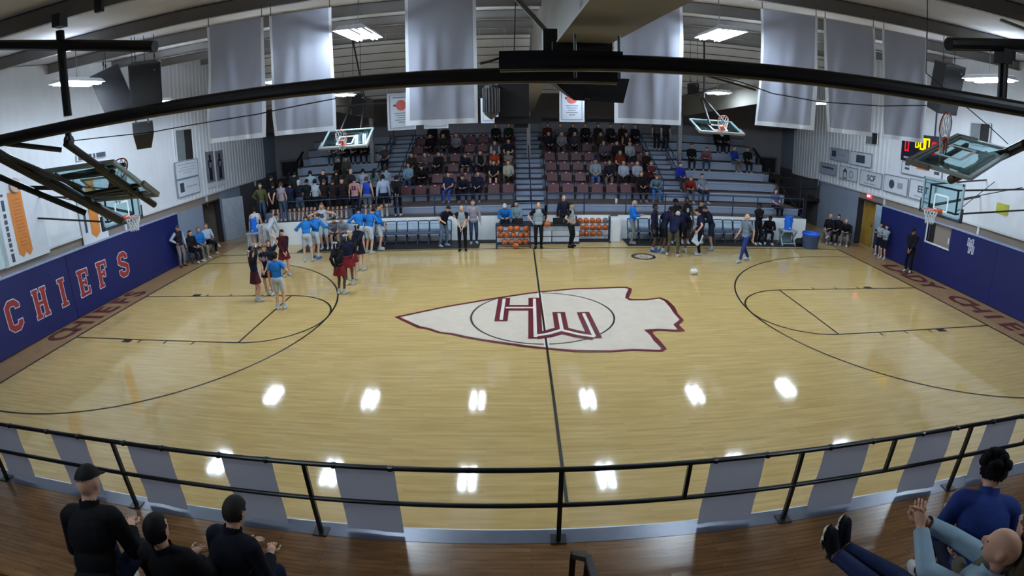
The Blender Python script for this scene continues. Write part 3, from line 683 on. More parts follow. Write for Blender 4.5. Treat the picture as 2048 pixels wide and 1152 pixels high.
board(XR, 1, (1700, 315), (1743, 322), .62, 'sponsor sign with central dark square, right of upper pair', 'square')
board(XR, 1, (1804, 331), (1884, 345), .62, 'wide sponsor sign with orange print below scoreboard', 'mix')
# player cut-out posters
for u, v, lab in ((421, 334, 'grey poster with dark standing figure, left of two'), (440, 331, 'grey poster with dark standing figure, right of two')):
    c = onx(u, v, XL+.1)
    t = thing('wall_poster', lab+' on left wall', 'poster', c, 0, 'figure posters')
    MB().bb((-.02, -.36, -.70), (.0, .36, .72)).build('sheet', mat('poster grey', '#77747f', .6), t)
    MB().bb((-.02, -.38, -.95), (.0, .40, -.73)).build('caption_strip', M_board, t)
    MB().prism([(-.14, -.62), (.14, -.62), (.14, -.05), (.19, .0), (.17, .30), (.05, .34), (.09, .40), (.08, .58), (-.08, .58), (-.09, .40), (-.05, .34), (-.17, .30), (-.19, 0), (-.14, -.05)], (.001, 0, 0), (0, 1, 0), (0, 0, 1), .004).build('figure_print', mat('figure print', '#171a2a', .6), t)
    MB().bb((.006, -.1, -.02), (.009, .1, .22)).build('jersey_print', mat('jersey print', '#7d7a90', .6), t)
# tall orange growth-chart style board, dark opening, framed record board
c0 = onx(45, 470, XL+.1)
t = thing('ribbon_sign', 'white sign with tall orange ribbon and vertical title on left wall', 'sign', c0)
MB().bb((-.03, -.85, -.75), (0, .95, 1.6)).build('panel', M_board, t)
MB().prism([(-.30, 1.25), (.22, 1.25), (.28, -.50), (.14, -.62), (.02, -.50), (-.12, -.62), (-.26, -.5)], (.002, 0, 0), (0, 1, 0), (0, 0, 1), .006).build('ribbon', mat('orange ribbon', '#bd7433', .55, var=.1), t)
for k in range(14): MB().box((.011, .0, 1.02-.1*k), (.004, .30, .03)).build('ribbon_line', mat('ribbon lettering', '#a35f2a', .6), t)
for k, (za, hb) in enumerate(((1.25, .07), (1.08, .30), (.70, .12), (.53, .12), (.36, .14), (.18, .13), (.02, .10), (-.12, .12), (-.29, .07), (-.42, .24))): MB().bb((.001, -.56+.004*(k % 3), za-hb), (.006, -.45, za)).build('vertical_print', M_print, t)
MB().lathe([(.001, -.05), (.2, -.05), (.22, 0), (.2, .05), (.001, .05)], 18, 0, (.03, .02, 1.42), Matrix.Rotation(pi/2, 3, 'Y')).build('ball_picture', mat('pale ball picture', '#b49a88', .6), t)
c0 = onx(182, 432, XL+.1)
t = thing('ribbon_sign', 'white sign with orange ribbon partly behind left basket arms', 'sign', c0)
MB().bb((-.03, -.55, -1.0), (0, .75, 1.4)).build('panel', M_board, t)
MB().prism([(-.1, 1.2), (.35, 1.2), (.35, -.6), (.12, -.75), (-.1, -.6)], (.002, 0, 0), (0, 1, 0), (0, 0, 1), .006).build('ribbon', mat('orange ribbon', '#bd7433', .55, var=.1), t)
MB().bb((.001, -.38, -.5), (.006, -.27, .1)).build('vertical_print', M_print, t)
c0 = onx(5, 470, XL+.1)
t = thing('record_board', 'plain white record board at far left edge of wall', 'sign', (c0.x, c0.y-.6, c0.z))
MB().bb((-.03, -.55, -.9), (0, .62, 1.2)).build('panel', mat('record board', '#aebfc6', .5), t); MB().bb((0, .1, -.4), (.006, .3, .1)).build('print', M_print, t)
c0 = onx(184, 312, XL+.1)
t = thing('name_strip', 'dark lettered name strip high on left wall', 'sign', c0)
MB().bb((-.02, -.75, -.1), (0, .75, .1)).build('strip', M_board, t)
for y0_, y1_ in ((-.68, -.02), (.06, .16), (.22, .70)): MB().bb((.001, y0_, -.08), (.006, y1_, .08)).build('lettered_print', M_print, t)
def opening(X, s, u, v, w, h, label, frame):
    c = onx(u, v, X-s*.06)
    t = thing('wall_cabinet', label, 'cabinet', c)
    MB().bb((0, -w/2, -h/2), (s*.04, w/2, h/2)).build('back', mat('dark recess', '#1d1a1c', .8), t)
    MB().bb((-s*.03, -s*w*.02, -h/2), (0, s*w/2, h/2)).build('grey_side', mat('grey recess side', '#6c7478', .7), t)
    f = MB()
    for p, q in (((-w/2, -h/2), (w/2, -h/2)), ((w/2, -h/2), (w/2, h/2)), ((w/2, h/2), (-w/2, h/2)), ((-w/2, h/2), (-w/2, -h/2))): f.bar((-s*.03, p[0], p[1]), (-s*.03, q[0], q[1]), .06, .05)
    f.build('frame', frame, t)
opening(XL, -1, 368, 290, 1.35, 1.35, 'dark square vent opening high on left wall behind speaker', M_trimw)
opening(XR, 1, 1744, 277, .95, .55, 'dark square vent opening high on right wall left of scoreboard', M_trimw)
opening(XR, 1, 1960, 268, .95, .75, 'grey square vent opening high on right wall above folded basket', M_trimw)
# scoreboard
c = onx(1842, 298, XR-.12)
t = thing('scoreboard', 'dark scoreboard with amber 0:00 clock on right wall', 'scoreboard', c)
MB().bb((-.08, -1.15, -.55), (.1, 1.15, .55)).build('cabinet', mat('scoreboard navy', '#0d0f22', .4), t)
M_amb = glow('amber digits', '#ffc800', 1.6); M_rd = glow('red digits', '#d02030', .9)
def digit(O, h, w, m, par):
    b = MB(); stroke(b, [(-w/2, -h/2), (w/2, -h/2), (w/2, h/2), (-w/2, h/2)], h*.17, O, (0, -1, 0), (0, 0, 1), .004, 0, True); b.build('digit', m, par)
for dy, h in ((.17, .30), (-.15, .40), (-.45, .40)): digit((-.085, dy, .2), h, h*.52, M_amb, t)
for dz in (.12, .28): MB().bb((-.09, -.01+.02, dz-.03), (-.084, .05, dz+.03)).build('colon_dot', M_amb, t)
for dy in (.80, -.85): digit((-.085, dy, .08), .42, .2, M_rd, t)
for q0, q1 in (((-.085, .62, -.45), (-.08, .95, -.37)), ((-.085, -.95, -.45), (-.08, -.62, -.37)), ((-.085, -.1, -.2), (-.08, .1, -.15))): MB().bb(q0, q1).build('caption', mat('caption white', '#8a8fa6', .6), t)
for q in (.1, -.75): MB().tube((0, q, .55), (0, q, 1.9), .03, 8).build('hanger_pole', mat('blue grey pole', '#2e3550', .5), t)

# ================================================================ basketball goals
M_rim = mat('orange rim', '#d2542a', .4, .2, var=.06); M_net = mat('white net', '#cfd6dc', .7, var=.05); M_bdf = mat('backboard frame', '#8fa1a6', .4, .2, var=.05)
M_glass = glassmat('backboard glass', (.74, .88, .90), .04); M_padd = mat('grey edge padding', '#6e6a66', .7, var=.08); M_teal = mat('dark teal padding', '#1d2a38', .6)
M_sq = mat('white target print', '#dbe6ea', .5, var=.03)
def goal(t, rim_drop=True, pad=M_teal):
    """board in the local x-z plane, centre of bottom edge at the origin, front towards -y"""
    W2, H = .914, 1.067
    MB().bb((-W2+.04, -.006, .04), (W2-.04, .006, H-.04)).build('glass', M_glass, t)
    f = MB()
    for p, q in (((-W2, .03), (W2, .03)), ((-W2, H-.03), (W2, H-.03))): f.bar((p[0], .01, p[1]), (q[0], .01, q[1]), .05, .07)
    for x in (-W2+.03, W2-.03): f.bb((x-.035, -.015, .0), (x+.035, .035, H))
    f.build('board_frame', M_bdf, t)
    MB().bb((-W2-.03, -.03, -.06), (W2+.03, .05, .02)).bb((-W2-.05, -.03, -.06), (-W2+.0, .05, .36)).bb((W2, -.03, -.06), (W2+.05, .05, .36)).build('edge_padding', pad, t)
    s = MB()
    for p, q in (((-.3, .15), (.3, .15)), ((-.3, .6), (.3, .6))): s.bar((p[0], -.012, p[1]), (q[0], -.012, q[1]), .006, .055)
    for x in (-.3, .3): s.bb((x-.028, -.015, .15), (x+.028, -.009, .6))
    s.build('target_square', M_sq, t)
    n = 28; rz = .15; cy = -.40
    r = MB()
    pts = [(.228*cos(2*pi*i/n), cy+.228*sin(2*pi*i/n), rz) for i in range(n)]
    for i in range(n): r.tube(pts[i], pts[(i+1) % n], .012, 6, caps=False)
    r.bb((-.09, -.20, rz-.05), (.09, -.012, rz+.012)); r.bb((-.13, -.03, rz-.09), (.13, -.012, rz+.03))
    R = r.build('rim', M_rim, t)
    nt = MB(); k = 12
    if rim_drop:
        lv = [(0, .225), (.1, .205), (.2, .165), (.3, .14), (.42, .135)]
        for j in range(len(lv)-1):
            for i in range(k):
                for d in (.5, -.5):
                    a = 2*pi*(i+.5*(j % 2))/k; b = a+2*pi*d/k
                    nt.tube((lv[j][1]*cos(a), cy+lv[j][1]*sin(a), rz-lv[j][0]), (lv[j+1][1]*cos(b), cy+lv[j+1][1]*sin(b), rz-lv[j+1][0]), .0075, 4, caps=False)
    return nt, R
WT = lambda v: v
def main_goal(s, label):
    t = thing('basketball_goal', label, 'basketball hoop', (s*12.12, 0, 2.90), s*pi/2, 'main basketball goals')
    # local -y is towards midcourt: rz=+90 puts -y on +x, so the right goal turns the other way
    t.rotation_euler = (0, 0, -s*pi/2)
    nt, R = goal(t); nt.build('net', M_net, R)
    fr = MB(); W_ = abs((XR if s > 0 else XL))-12.12
    for x in (-.62, .62):
        fr.tube((x, .04, .85), (x*1.6, W_, 1.15), .028, 8); fr.tube((x, .04, .15), (x*1.9, W_, .55), .028, 8)
    fr.tube((-.62, .07, .85), (.62, .07, .85), .03, 8); fr.tube((-.62, .07, .15), (.62, .07, .15), .03, 8)
    for x in (-.62, .62): fr.tube((x, .07, .15), (x, .07, .85), .03, 8)
    fr.build('wall_frame', M_bs, t)
    MB().tube((-.62, .05, .2), (.62, W_, 1.15), .014, 6).tube((.62, .05, .2), (-.62, W_, 1.15), .014, 6).build('cross_brace', M_bs, t)
    if s > 0:
        MB().bb((-.35, W_-.05, .15), (.2, W_, .5)).build('bracket_plate', mat('yellow green plate', '#a3a23a', .5), t)
main_goal(-1, 'glass backboard with orange rim and net on left end wall')
main_goal(1, 'glass backboard with orange rim and net on right end wall')
def side_goal(A, B, C, label, masts, pipe, loc=None):
    """A-B the padded bottom edge, C-B the side: the folded-up goals over the sidelines"""
    A, B, C = Vector(A), Vector(B), Vector(C)
    x = (B-A).normalized(); z = (C-B)-x*(C-B).dot(x); z.normalize(); y = z.cross(x)
    o = (A+B)/2
    t = thing('folded_goal', label, 'basketball hoop', o, 0, 'folded basketball goals')
    t.matrix_world = Matrix(((x.x, y.x, z.x, o.x), (x.y, y.y, z.y, o.y), (x.z, y.z, z.z, o.z), (0, 0, 0, 1)))
    nt, R = goal(t, False, M_padd)
    # the net hangs straight down from the tilted rim
    Mi = t.matrix_world.inverted(); k = 12; cy = -.40; rz = .15; dn = (Mi.to_3x3() @ Vector((0, 0, -1)))
    lv = [(0, 1.), (.12, .9), (.24, .7), (.36, .6)]
    P = lambda j, a: Vector((.225*lv[j][1]*cos(a), cy+.225*lv[j][1]*sin(a), rz))+dn*lv[j][0]*(1+.25*sin(a))
    for j in range(3):
        for i in range(k):
            for d in (.5, -.5):
                a = 2*pi*(i+.5*(j % 2))/k; nt.tube(P(j, a), P(j+1, a+2*pi*d/k), .0075, 4, caps=False)
    nt.build('net', M_net, R)
    for zz in (.25, .85): MB().bar((-.75, .06, zz), (.75, .06, zz), .06, .06).build('back_rail', M_bs, t)
    for xx in (-.5, .5): MB().bar((xx, .06, .1), (xx, .06, 1.0), .05, .05).build('back_stile', M_bs, t)
    for p, q, r in masts: MB().tube(Mi @ Vector(p), Mi @ Vector(q), r, 12).build('mast', M_bp, t)
    for p, q in pipe: MB().bar(Mi @ Vector(p), Mi @ Vector(q), .05, .05).build('strut', M_bs, t)
    return t
side_goal((-6.32, -5.72, 4.23), (-8.15, -5.61, 4.25), (-8.19, -6.49, 4.87), 'folded up side basketball goal on black masts at near left',
    [((-7.60, -7.75, 5.22), (-7.55, -5.29, 3.78), .085), ((-6.60, -7.3, 5.18), (-6.62, -5.40, 4.0), .055), ((-8.6, -7.4, 5.1), (-7.7, -6.0, 4.05), .05)],
    [((-7.6, -7.85, 5.35), (-7.9, -7.75, 4.9)), ((-7.9, -7.75, 5.12), (-8.9, -7.75, 5.05)), ((-7.55, -7.7, 5.2), (-7.3, -6.4, 4.5)), ((-7.2, -7.85, 5.3), (-6.7, -7.3, 5.1)), ((-8.2, -6.3, 4.7), (-6.4, -6.3, 4.75)), ((-7.9, -6.0, 4.35), (-6.4, -6.0, 4.4)), ((-8.6, -6.6, 4.65), (-7.6, -6.6, 4.55))])
side_goal((7.12, -5.39, 5.17), (5.47, -5.99, 4.66), (5.86, -6.98, 4.54), 'folded up side basketball goal with bare orange rim at near right',
    [((7.32, -6.72, 5.16), (7.3, -5.10, 4.36), .085), ((7.75, -7.4, 5.40), (7.05, -6.0, 4.85), .05)],
    [((7.32, -6.7, 5.15), (7.4, -9.98, 5.37)), ((7.3, -5.5, 4.5), (7.0, -6.2, 4.95)), ((7.3, -5.2, 4.4), (6.2, -5.9, 4.75))])
side_goal((-7.69, 6.01, 4.20), (-5.87, 5.85, 4.20), (-5.79, 6.72, 4.81), 'folded up side basketball goal over far left sideline', [((-6.3, 6.5, 4.45), (-6.5, 8.2, 5.9), .05), ((-7.2, 6.5, 4.45), (-7.0, 8.2, 5.9), .05)], [((-8.4, 7.9, 5.75), (-4.4, 7.9, 5.75)), ((-6.5, 8.2, 5.9), (-7.0, 8.2, 8.7))])
side_goal((5.94, 5.87, 4.64), (7.75, 6.11, 4.63), (7.63, 7.08, 5.07), 'folded up side basketball goal over far right sideline', [((6.5, 6.4, 4.9), (6.5, 7.4, 5.9), .05), ((7.2, 6.4, 4.9), (6.6, 7.4, 5.9), .045)], [((5.4, 8.2, 5.85), (6.9, 7.2, 6.2)), ((6.6, 7.4, 5.9), (6.6, 7.4, 8.57))])
# ================================================================ far grandstand
Y0 = CAM[1]
M_tread = mat('brown stand floor', '#5a4a40', .6, var=.12, scale=2); M_riser = mat('pale blue grey riser', '#8793a9', .6, var=.05, scale=2)
M_plank = mat('pale bench plank', '#95a1b4', .5, var=.05, scale=2); M_wallw = mat('white front wall', '#eef2f6', .5, var=.04, scale=2)
M_blue = mat('dark blue rail paint', '#1b2947', .45, var=.08); M_seat = mat('maroon seat plastic', '#4a151f', .45, var=.08, scale=4); M_num = mat('white number tag', '#d8d4d4', .5)
GZ0, DZ, DY = 1.32, .41, .9
RY = lambda i: Y0+23.5+DY*i                   # front of tread i
RZ = lambda i: GZ0+DZ*i
SL, SR = -12.0, 12.4                           # ends of the stand
t = thing('grandstand', 'tiered grandstand with white front wall along the far side of court', 'grandstand', (0, 9, 0))
def part(name, a, b, m): return MB().bb(a, b).build(name, m, t, world=True)
# low front wall in pieces, walkway in two steps
for x0, x1 in ((SL, -.8), (.6, 3.2), (3.55, SR)): part('front_wall', (x0, 8.85, 0), (x1, 8.95, 1.0), M_wallw)
part('front_pier', (3.18, 8.45, 0), (3.58, 8.9, .95), M_wallw)
for x0, x1 in ((SL, -.85), (.65, SR)):
    part('lower_walkway', (x0, 8.95, .9), (x1, 9.75, 1.0), M_tread)
    part('walkway_riser', (x0, 9.69, 1.0), (x1, 9.75, 1.27), M_riser)
    part('walkway_nosing', (x0, 9.66, 1.27), (x1, 9.80, 1.325), mat('pale nosing', '#a3adbd', .5))
for i in range(7):
    for xa, xb in (((SL, -.62), (.58, SR)) if i == 0 else ((SL, SR),)): part('tread', (xa, RY(i) if i else 9.75, RZ(i)-.06), (xb, RY(i+1), RZ(i)), M_tread)
    part('riser', (SL, RY(i+1), RZ(i)), (SR, RY(i+1)+.05, RZ(i+1)-.06), M_riser)
part('tread', (SL, RY(7), RZ(7)-.06), (SR, YB, RZ(7)), M_tread)
for x in (SL, SR):
    part('end_frame', (x-.04, 9.0, 0), (x+.04, 9.08, 2.2), M_bs)
for x in (SL-.25, SR+.15):
    for k in range(4): MB().bar((x, 9.6+1.9*k, .0), (x, 9.6+1.9*k, 1.1+.86*k), .08, .08).build('support_post', M_bs, t, world=True)
    MB().bar((x, 9.6, 1.0), (x, 15.6, 3.7), .08, .1).build('support_rail', M_bs, t, world=True)
    MB().bar((x, 11.5, .0), (x, 15.3, 3.2), .06, .06).build('support_brace', M_bs, t, world=True)
# aisle steps: middle and the two side aisles
def steps(label, x0, x1, mid):
    s = t
    if mid:
        for k in range(6):
            MB().bb((x0, 8.9+.27*k-.1, 0), (x1, 10.45, .216*k+.24)).build('step', M_plank, s, world=True)
            MB().bb((x0, 8.9+.27*k-.12, .216*k+.215), (x1, 8.9+.27*k-.06, .216*k+.245)).build('step_nosing', M_blue, s, world=True)
    for i in range(7):
        MB().bb((x0, RY(i+1)-.42, RZ(i)), (x1, RY(i+1)+.02, RZ(i)+DZ*.5)).build('step', M_plank, s, world=True)
        MB().bb((x0, RY(i+1)-.44, RZ(i)+DZ*.5-.03), (x1, RY(i+1)-.41, RZ(i)+DZ*.5+.005)).build('step_nosing', M_blue, s, world=True)
        MB().bb((x0, RY(i+1)-.01, RZ(i+1)-.035), (x1, RY(i+1)+.03, RZ(i+1)+.005)).build('step_nosing', M_blue, s, world=True)
    return s
steps('centre aisle steps of the far stand between two chair blocks', -.62, .58, True)
steps('left aisle steps of the far stand between chairs and benches', -7.1, -6.0, False)
steps('right aisle steps of the far stand between chairs and benches', 6.0, 7.1, False)
# centre handrail and side aisle rails
def rail(name, label, segs, posts, r=.022):
    s = thing(name, label, 'railing', segs[0][0], 0, 'dark blue stand railings')
    for a, b in segs: MB().tube(a, b, r, 8).build('rail', M_blue, s, world=True)
    for a, b in posts: MB().tube(a, b, r, 8).build('post', M_blue, s, world=True)
xc = .0
rail('handrail', 'blue handrail up the centre aisle of far stand', [((xc, 8.9, 1.1), (xc, RY(1), RZ(0)+.95)), ((xc, RY(1), RZ(0)+.95), (xc, RY(6), RZ(5)+.95))],
     [((xc, 8.9, .25), (xc, 8.9, 1.12))]+[((xc, RY(i)+.45, RZ(i)), (xc, RY(i)+.45, RZ(i)+.95)) for i in range(0, 6, 2)])
for s, lab in ((-1, 'left'), (1, 'right')):
    sg = []; ps = []
    for x in (s*5.95, s*7.15):
        sg += [((x, RY(0)+.2, RZ(0)+.9), (x, RY(6), RZ(5)+.9)), ((x, RY(0)+.2, RZ(0)+.5), (x, RY(6), RZ(5)+.5))]
        ps += [((x, RY(i)+.3, RZ(i)), (x, RY(i)+.3, RZ(i)+.95)) for i in range(7)]
    rail('handrail', 'blue stair rails beside the %s aisle steps of far stand' % lab, sg, ps, .02)
def guard(label, xs, z=1.0, y=9.05):
    s = thing('guard_rail', label, 'railing', (xs[0], y, z), 0, 'walkway guard rails')
    for zz in (.88, .44): MB().tube((xs[0], y, z+zz), (xs[-1], y, z+zz), .024, 8).build('rail', M_blue, s, world=True)
    for x in xs: MB().tube((x, y, z), (x, y, z+.9), .028, 8).build('post', M_blue, s, world=True)
guard('dark blue walkway guard rail left of the centre aisle', [-10.6, -8.9, -7.2, -5.6, -4.0, -2.3, -.75])
guard('dark blue walkway guard rail over the right ball rack', [.62, 2.15, 3.9, 5.6, 7.1])
guard('dark blue walkway guard rail at right bench section', [7.25, 8.7, 9.9, 11.1, 12.3])
# aluminium benches
for side, x0, x1 in (('left', -11.9, -7.15), ('right', 7.15, 12.2)):
    for i in range(7):
        xe0 = x0+(.12*i if side == 'left' else 0); xe1 = x1-(.16*i if side == 'right' else 0)
        b = thing('bleacher_bench', 'pale bleacher bench of far stand on %s side, %s row up' % ({'left': 'CHIEFS wall', 'right': 'scoreboard wall'}[side], ORD[i]), 'bench', ((xe0+xe1)/2, RY(i)+.5, RZ(i)), 0, 'bleacher benches')
        MB().bb((xe0, RY(i)+.40, RZ(i)+.37), (xe1, RY(i)+.68, RZ(i)+.42)).build('seat_plank', M_plank, b, world=True)
        MB().bb((xe0, RY(i)+.44, RZ(i)+.05), (xe1, RY(i)+.46, RZ(i)+.36)).build('skirt_board', M_riser, b, world=True)
        for k in range(5):
            x = xe0+.2+(xe1-xe0-.4)*k/4; MB().bb((x-.03, RY(i)+.48, RZ(i)), (x+.03, RY(i)+.64, RZ(i)+.37)).build('bracket', M_bs, b, world=True)
# maroon stadium chairs
def stadium():
    s = thing('stadium_chair', 'x', 'chair', group='maroon stadium chairs')
    # front of the chair is -y, back plane at y=+.38 ; floor at z=0
    R = Matrix.Rotation(radians(-12), 3, 'X')
    V = []; F = []; n = 6; m = 5
    for k in range(m+1):
        for j in range(n+1):
            a = j/n-.5; b = k/m; w = .56-.06*b*b
            V.append((a*w, .33+.10*b-.22*a*a*(1), .36+.40*b-(.05*(2*a)**4 if k == m else 0)))
    V2 = [(x, y+.035, z) for x, y, z in V]; o = len(V)
    for k in range(m):
        for j in range(n):
            q = (k*(n+1)+j, k*(n+1)+j+1, (k+1)*(n+1)+j+1, (k+1)*(n+1)+j); F.append(q); F.append(tuple(x+o for x in q[::-1]))
    bd = [j for j in range(n+1)]+[k*(n+1)+n for k in range(1, m+1)]+[m*(n+1)+j for j in range(n-1, -1, -1)]+[k*(n+1) for k in range(m-1, 0, -1)]
    for p, q in zip(bd, bd[1:]+bd[:1]): F.append((q, p, p+o, q+o))
    mb = MB(); mb.add(V+V2, F); mb.build('backrest', M_seat, s, smooth=True)
    # tipped-up seat
    MB().box((0, .25, .50), (.50, .06, .36), 0, Matrix.Rotation(radians(-14), 3, 'X')).build('seat_pan', M_seat, s)
    MB().box((0, .295, .71), (.07, .008, .045)).build('number_tag', M_num, s)
    for x in (-.30, .30):
        MB().bb((x-.02, .26, 0), (x+.02, .36, .56)).build('standard', M_bs, s)
        MB().bb((x-.025, .06, .55), (x+.025, .38, .585)).build('armrest', M_bs, s)
    return s
C0 = stadium(); firstc = True
WS = {'left': 'CHIEFS wall', 'right': 'scoreboard wall'}
CHX = {'left': [-.98-.655*k for k in range(8)], 'right': [1.02+.655*k for k in range(8)]}
BLOCK = {}
def seatloc(side, i, k): return Vector((CHX[side][k], RY(i)+.42, RZ(i)))
for side in ('left', 'right'):
    for i in range(6):
        for k in range(8):
            x = CHX[side][k]
            lab = 'maroon stadium chair, %s row up, %s from centre aisle, %s side' % (ORD[i], ORD[k], WS[side])
            if firstc: C0.location = (x, RY(i)+.42, RZ(i)); C0['label'] = lab; firstc = False
            else: dup(C0, (x, RY(i)+.42, RZ(i)), 0, lab)
# vent units and platforms in the dark corners
for x, lab in ((-13.1, 'left'), (13.6, 'right')):
    v = thing('return_air_vent', 'pair of dark vent panels on shelf in the %s back corner' % lab, 'vent', (x, YB-.3, 2.2))
    MB().bb((-1.25, -.1, 0), (1.25, .3, .12)).bb((-1.25, .1, .95), (1.25, .3, 1.05)).bb((-1.25, .1, .1), (-1.15, .3, 1)).bb((-.06, .1, .1), (.06, .3, 1)).bb((1.15, .1, .1), (1.25, .3, 1)).build('frame', mat('grey vent frame', '#6c6a72', .6), v)
    for a in (-1.15, .06): MB().bb((a, .14, .12), (a+1.09, .3, .95)).build('dark_panel', mat('dark vent', '#1a181d', .7), v)
    MB().bb((-1.3, -.6, -.25), (1.3, .3, 0)).build('shelf', mat('dark shelf', '#3a342f', .7), v)
    for a in (-1.0, .9): MB().bb((a, -.3, -2.2), (a+.1, -.2, -.2)).build('leg', M_bs, v)
"""corner stair"""
s = thing('corner_stair', 'dark steel stair with landing rail in the right back corner', 'stairs', (13.6, 13, 0))
for a, b in (((12.75, 12.2, 2.5), (14.9, 12.2, 2.5)), ((14.9, 12.2, 1.5), (14.9, 12.2, 2.5)), ((12.75, 12.2, 2.0), (14.9, 12.2, 2.0)), ((13.9, 12.2, 0), (13.9, 12.2, 2.5))): MB().bar(a, b, .06, .06).build('rail', M_bs, s, world=True)
MB().bb((12.75, 12.2, 1.35), (15.1, 13.2, 1.5)).build('landing', M_bs, s, world=True)
for k in range(5): MB().bb((12.9+.05*k, 12.3+.0*k, .25*k+.1), (13.7, 12.55+.1*k, .25*k+.16)).build('stair_tread', M_bs, s, world=True)

# ================================================================ benches, mats, scorer's table, ball racks
M_mat = mat('black rubber mat', '#14151a', .7, var=.1)
for x0, x1, y0, y1, lab in ((-9.6, -2.1, 7.45, 8.84, 'black rubber mat under the left bench chairs'), (3.75, 11.9, 7.6, 8.84, 'black rubber mat under the right bench chairs'), (-2.1, 3.17, 8.3, 8.84, 'narrow dark mat strip behind the scorer table')):
    tag(MB().bb((x0, y0, .001), (x1, y1, .018)).build('floor_mat', M_mat), lab, 'mat')
M_fc = mat('slate blue chair steel', '#18263d', .4, .3, var=.08); M_fp = mat('pale chair panel', '#a4b8cc', .5, var=.08); M_fs = mat('blue grey seat pad', '#3c4f6b', .6, var=.08)
def folding():
    s = thing('folding_chair', 'x', 'chair', group='team bench folding chairs')
    f = MB()
    for x in (-.22, .22):
        f.tube((x, .18, .0), (x, -.05, .46), .013, 6).tube((x, -.05, .46), (x, .20, .86), .013, 6) if False else None
        MB().path([(x, -.24, .0), (x, .12, .50), (x, .23, .86)], .019, 6).build('front_leg', M_fc, s)
        MB().path([(x*.9, .26, 0), (x*.9, -.12, .44)], .013, 6).build('rear_leg', M_fc, s)
    MB().path([(-.22, .23, .84), (-.19, .235, .89), (.19, .235, .89), (.22, .23, .84)], .022, 6).build('top_rail', M_fc, s)
    MB().box((0, .225, .82), (.40, .02, .07), 0, Matrix.Rotation(-.25, 3, 'X')).build('back_band', M_fp, s)
    MB().box((0, .19, .66), (.41, .022, .20), 0, Matrix.Rotation(-.25, 3, 'X')).build('back_panel', M_fp, s)
    MB().box((0, -.05, .455), (.41, .40, .035), 0, Matrix.Rotation(.05, 3, 'X')).build('seat', M_fs, s)
    for q in (((-.22, -.17, .12), (.22, -.17, .12)), ((-.2, .2, .08), (.2, .2, .08))): MB().tube(q[0], q[1], .01, 6).build('cross_bar', M_fc, s)
    return s
FC = folding(); firstc = True
fx = [(-8.95+.455*k) for k in range(13)]
for k, x in enumerate(fx):
    lab = 'slate folding chair on team bench by CHIEFS wall, %s from push cart' % ((ORD+['thirteenth'])[k])
    if firstc: FC.location = (x, 8.40, .018); FC['label'] = lab; firstc = False
    else: dup(FC, (x, 8.40, .018), 0, lab)
for k in range(14):
    x = 4.1+.47*k
    dup(FC, (x, 8.40, .018), random.uniform(-.06, .06), 'slate folding chair on scoreboard side bench, %s from white pier' % ((ORD+['thirteenth', 'fourteenth'])[k]))
# scorer's table
M_tab = mat('scorer table panel', '#ccd3de', .5, var=.04); M_top = mat('dark table top', '#23262e', .4)
a = onz(985, 490); tx0, tx1, ty = -1.45, 1.85, 7.95
s = thing('scorer_table', 'scorer table with white panels and dark top in front of centre aisle', 'table', ((tx0+tx1)/2, ty+.3, 0))
MB().bb((tx0, ty, .73), (tx1, ty+.62, .78)).build('table_top', M_top, s, world=True)
MB().bb((tx0, ty+.02, .55), (tx1, ty+.06, .73)).build('display_band', mat('pale display band', '#aab3c6', .4), s, world=True)
for k in range(3):
    w = (tx1-tx0)/3; x = tx0+w*k
    MB().bb((x+.02, ty+.03, .10), (x+w-.02, ty+.06, .54)).build('front_panel', M_tab, s, world=True)
    MB().bb((x+.02, ty+.025, .30), (x+w-.02, ty+.032, .33)).build('panel_stripe', M_blue, s, world=True)
MB().bb((tx0, ty+.02, .02), (tx1, ty+.08, .10)).build('base_rail', M_blue, s, world=True)
for x in (tx0+.03, (tx0+tx1)/2, tx1-.03): MB().bb((x-.03, ty+.1, 0), (x+.03, ty+.55, .73)).build('leg', M_bs, s, world=True)
for x, lab, w in ((-.55, 'open dark laptop on the scorer table beside blue jacket', .34), (1.0, 'dark scoring console on the right half of scorer table', .4)):
    q = thing('laptop', lab, 'laptop', (x, ty+.22, .78))
    MB().bb((-w/2, 0, 0), (w/2, .24, .02)).build('keyboard', M_bs, q); MB().bb((-w/2, .0, .01), (w/2, .02, .24)).build('screen', M_bs, q)
# basketballs
M_ball = mat('orange basketball', '#b4591f', .55, var=.1, scale=30, bump=.1); M_seam = mat('ball seam', '#2a1a14', .6); M_gball = mat('grey ball', '#6b625e', .55)
def ballmesh(m):
    b = thing('basketball', 'x', 'ball', group='basketballs on racks')
    MB().sphere((0, 0, 0), .12, 18, 12).build('ball', m, b, smooth=True)
    q = MB(); n = 20
    for ax in range(3):
        P = [(0, .1205*cos(2*pi*i/n), .1205*sin(2*pi*i/n)) for i in range(n)]; P = [Vector(p[-ax:]+p[:-ax]) for p in P]
        for i in range(n): q.tube(P[i], P[(i+1) % n], .0035, 4, caps=False)
    q.build('seams', M_seam, b)
    return b
B0 = None
def ball(loc, label, group='basketballs on racks', m=None):
    global B0
    if B0 is None: B0 = ballmesh(M_ball); b = B0; b.location = loc; b['label'] = label
    else: b = dup(B0, loc, random.uniform(0, 3), label, group)
    return b
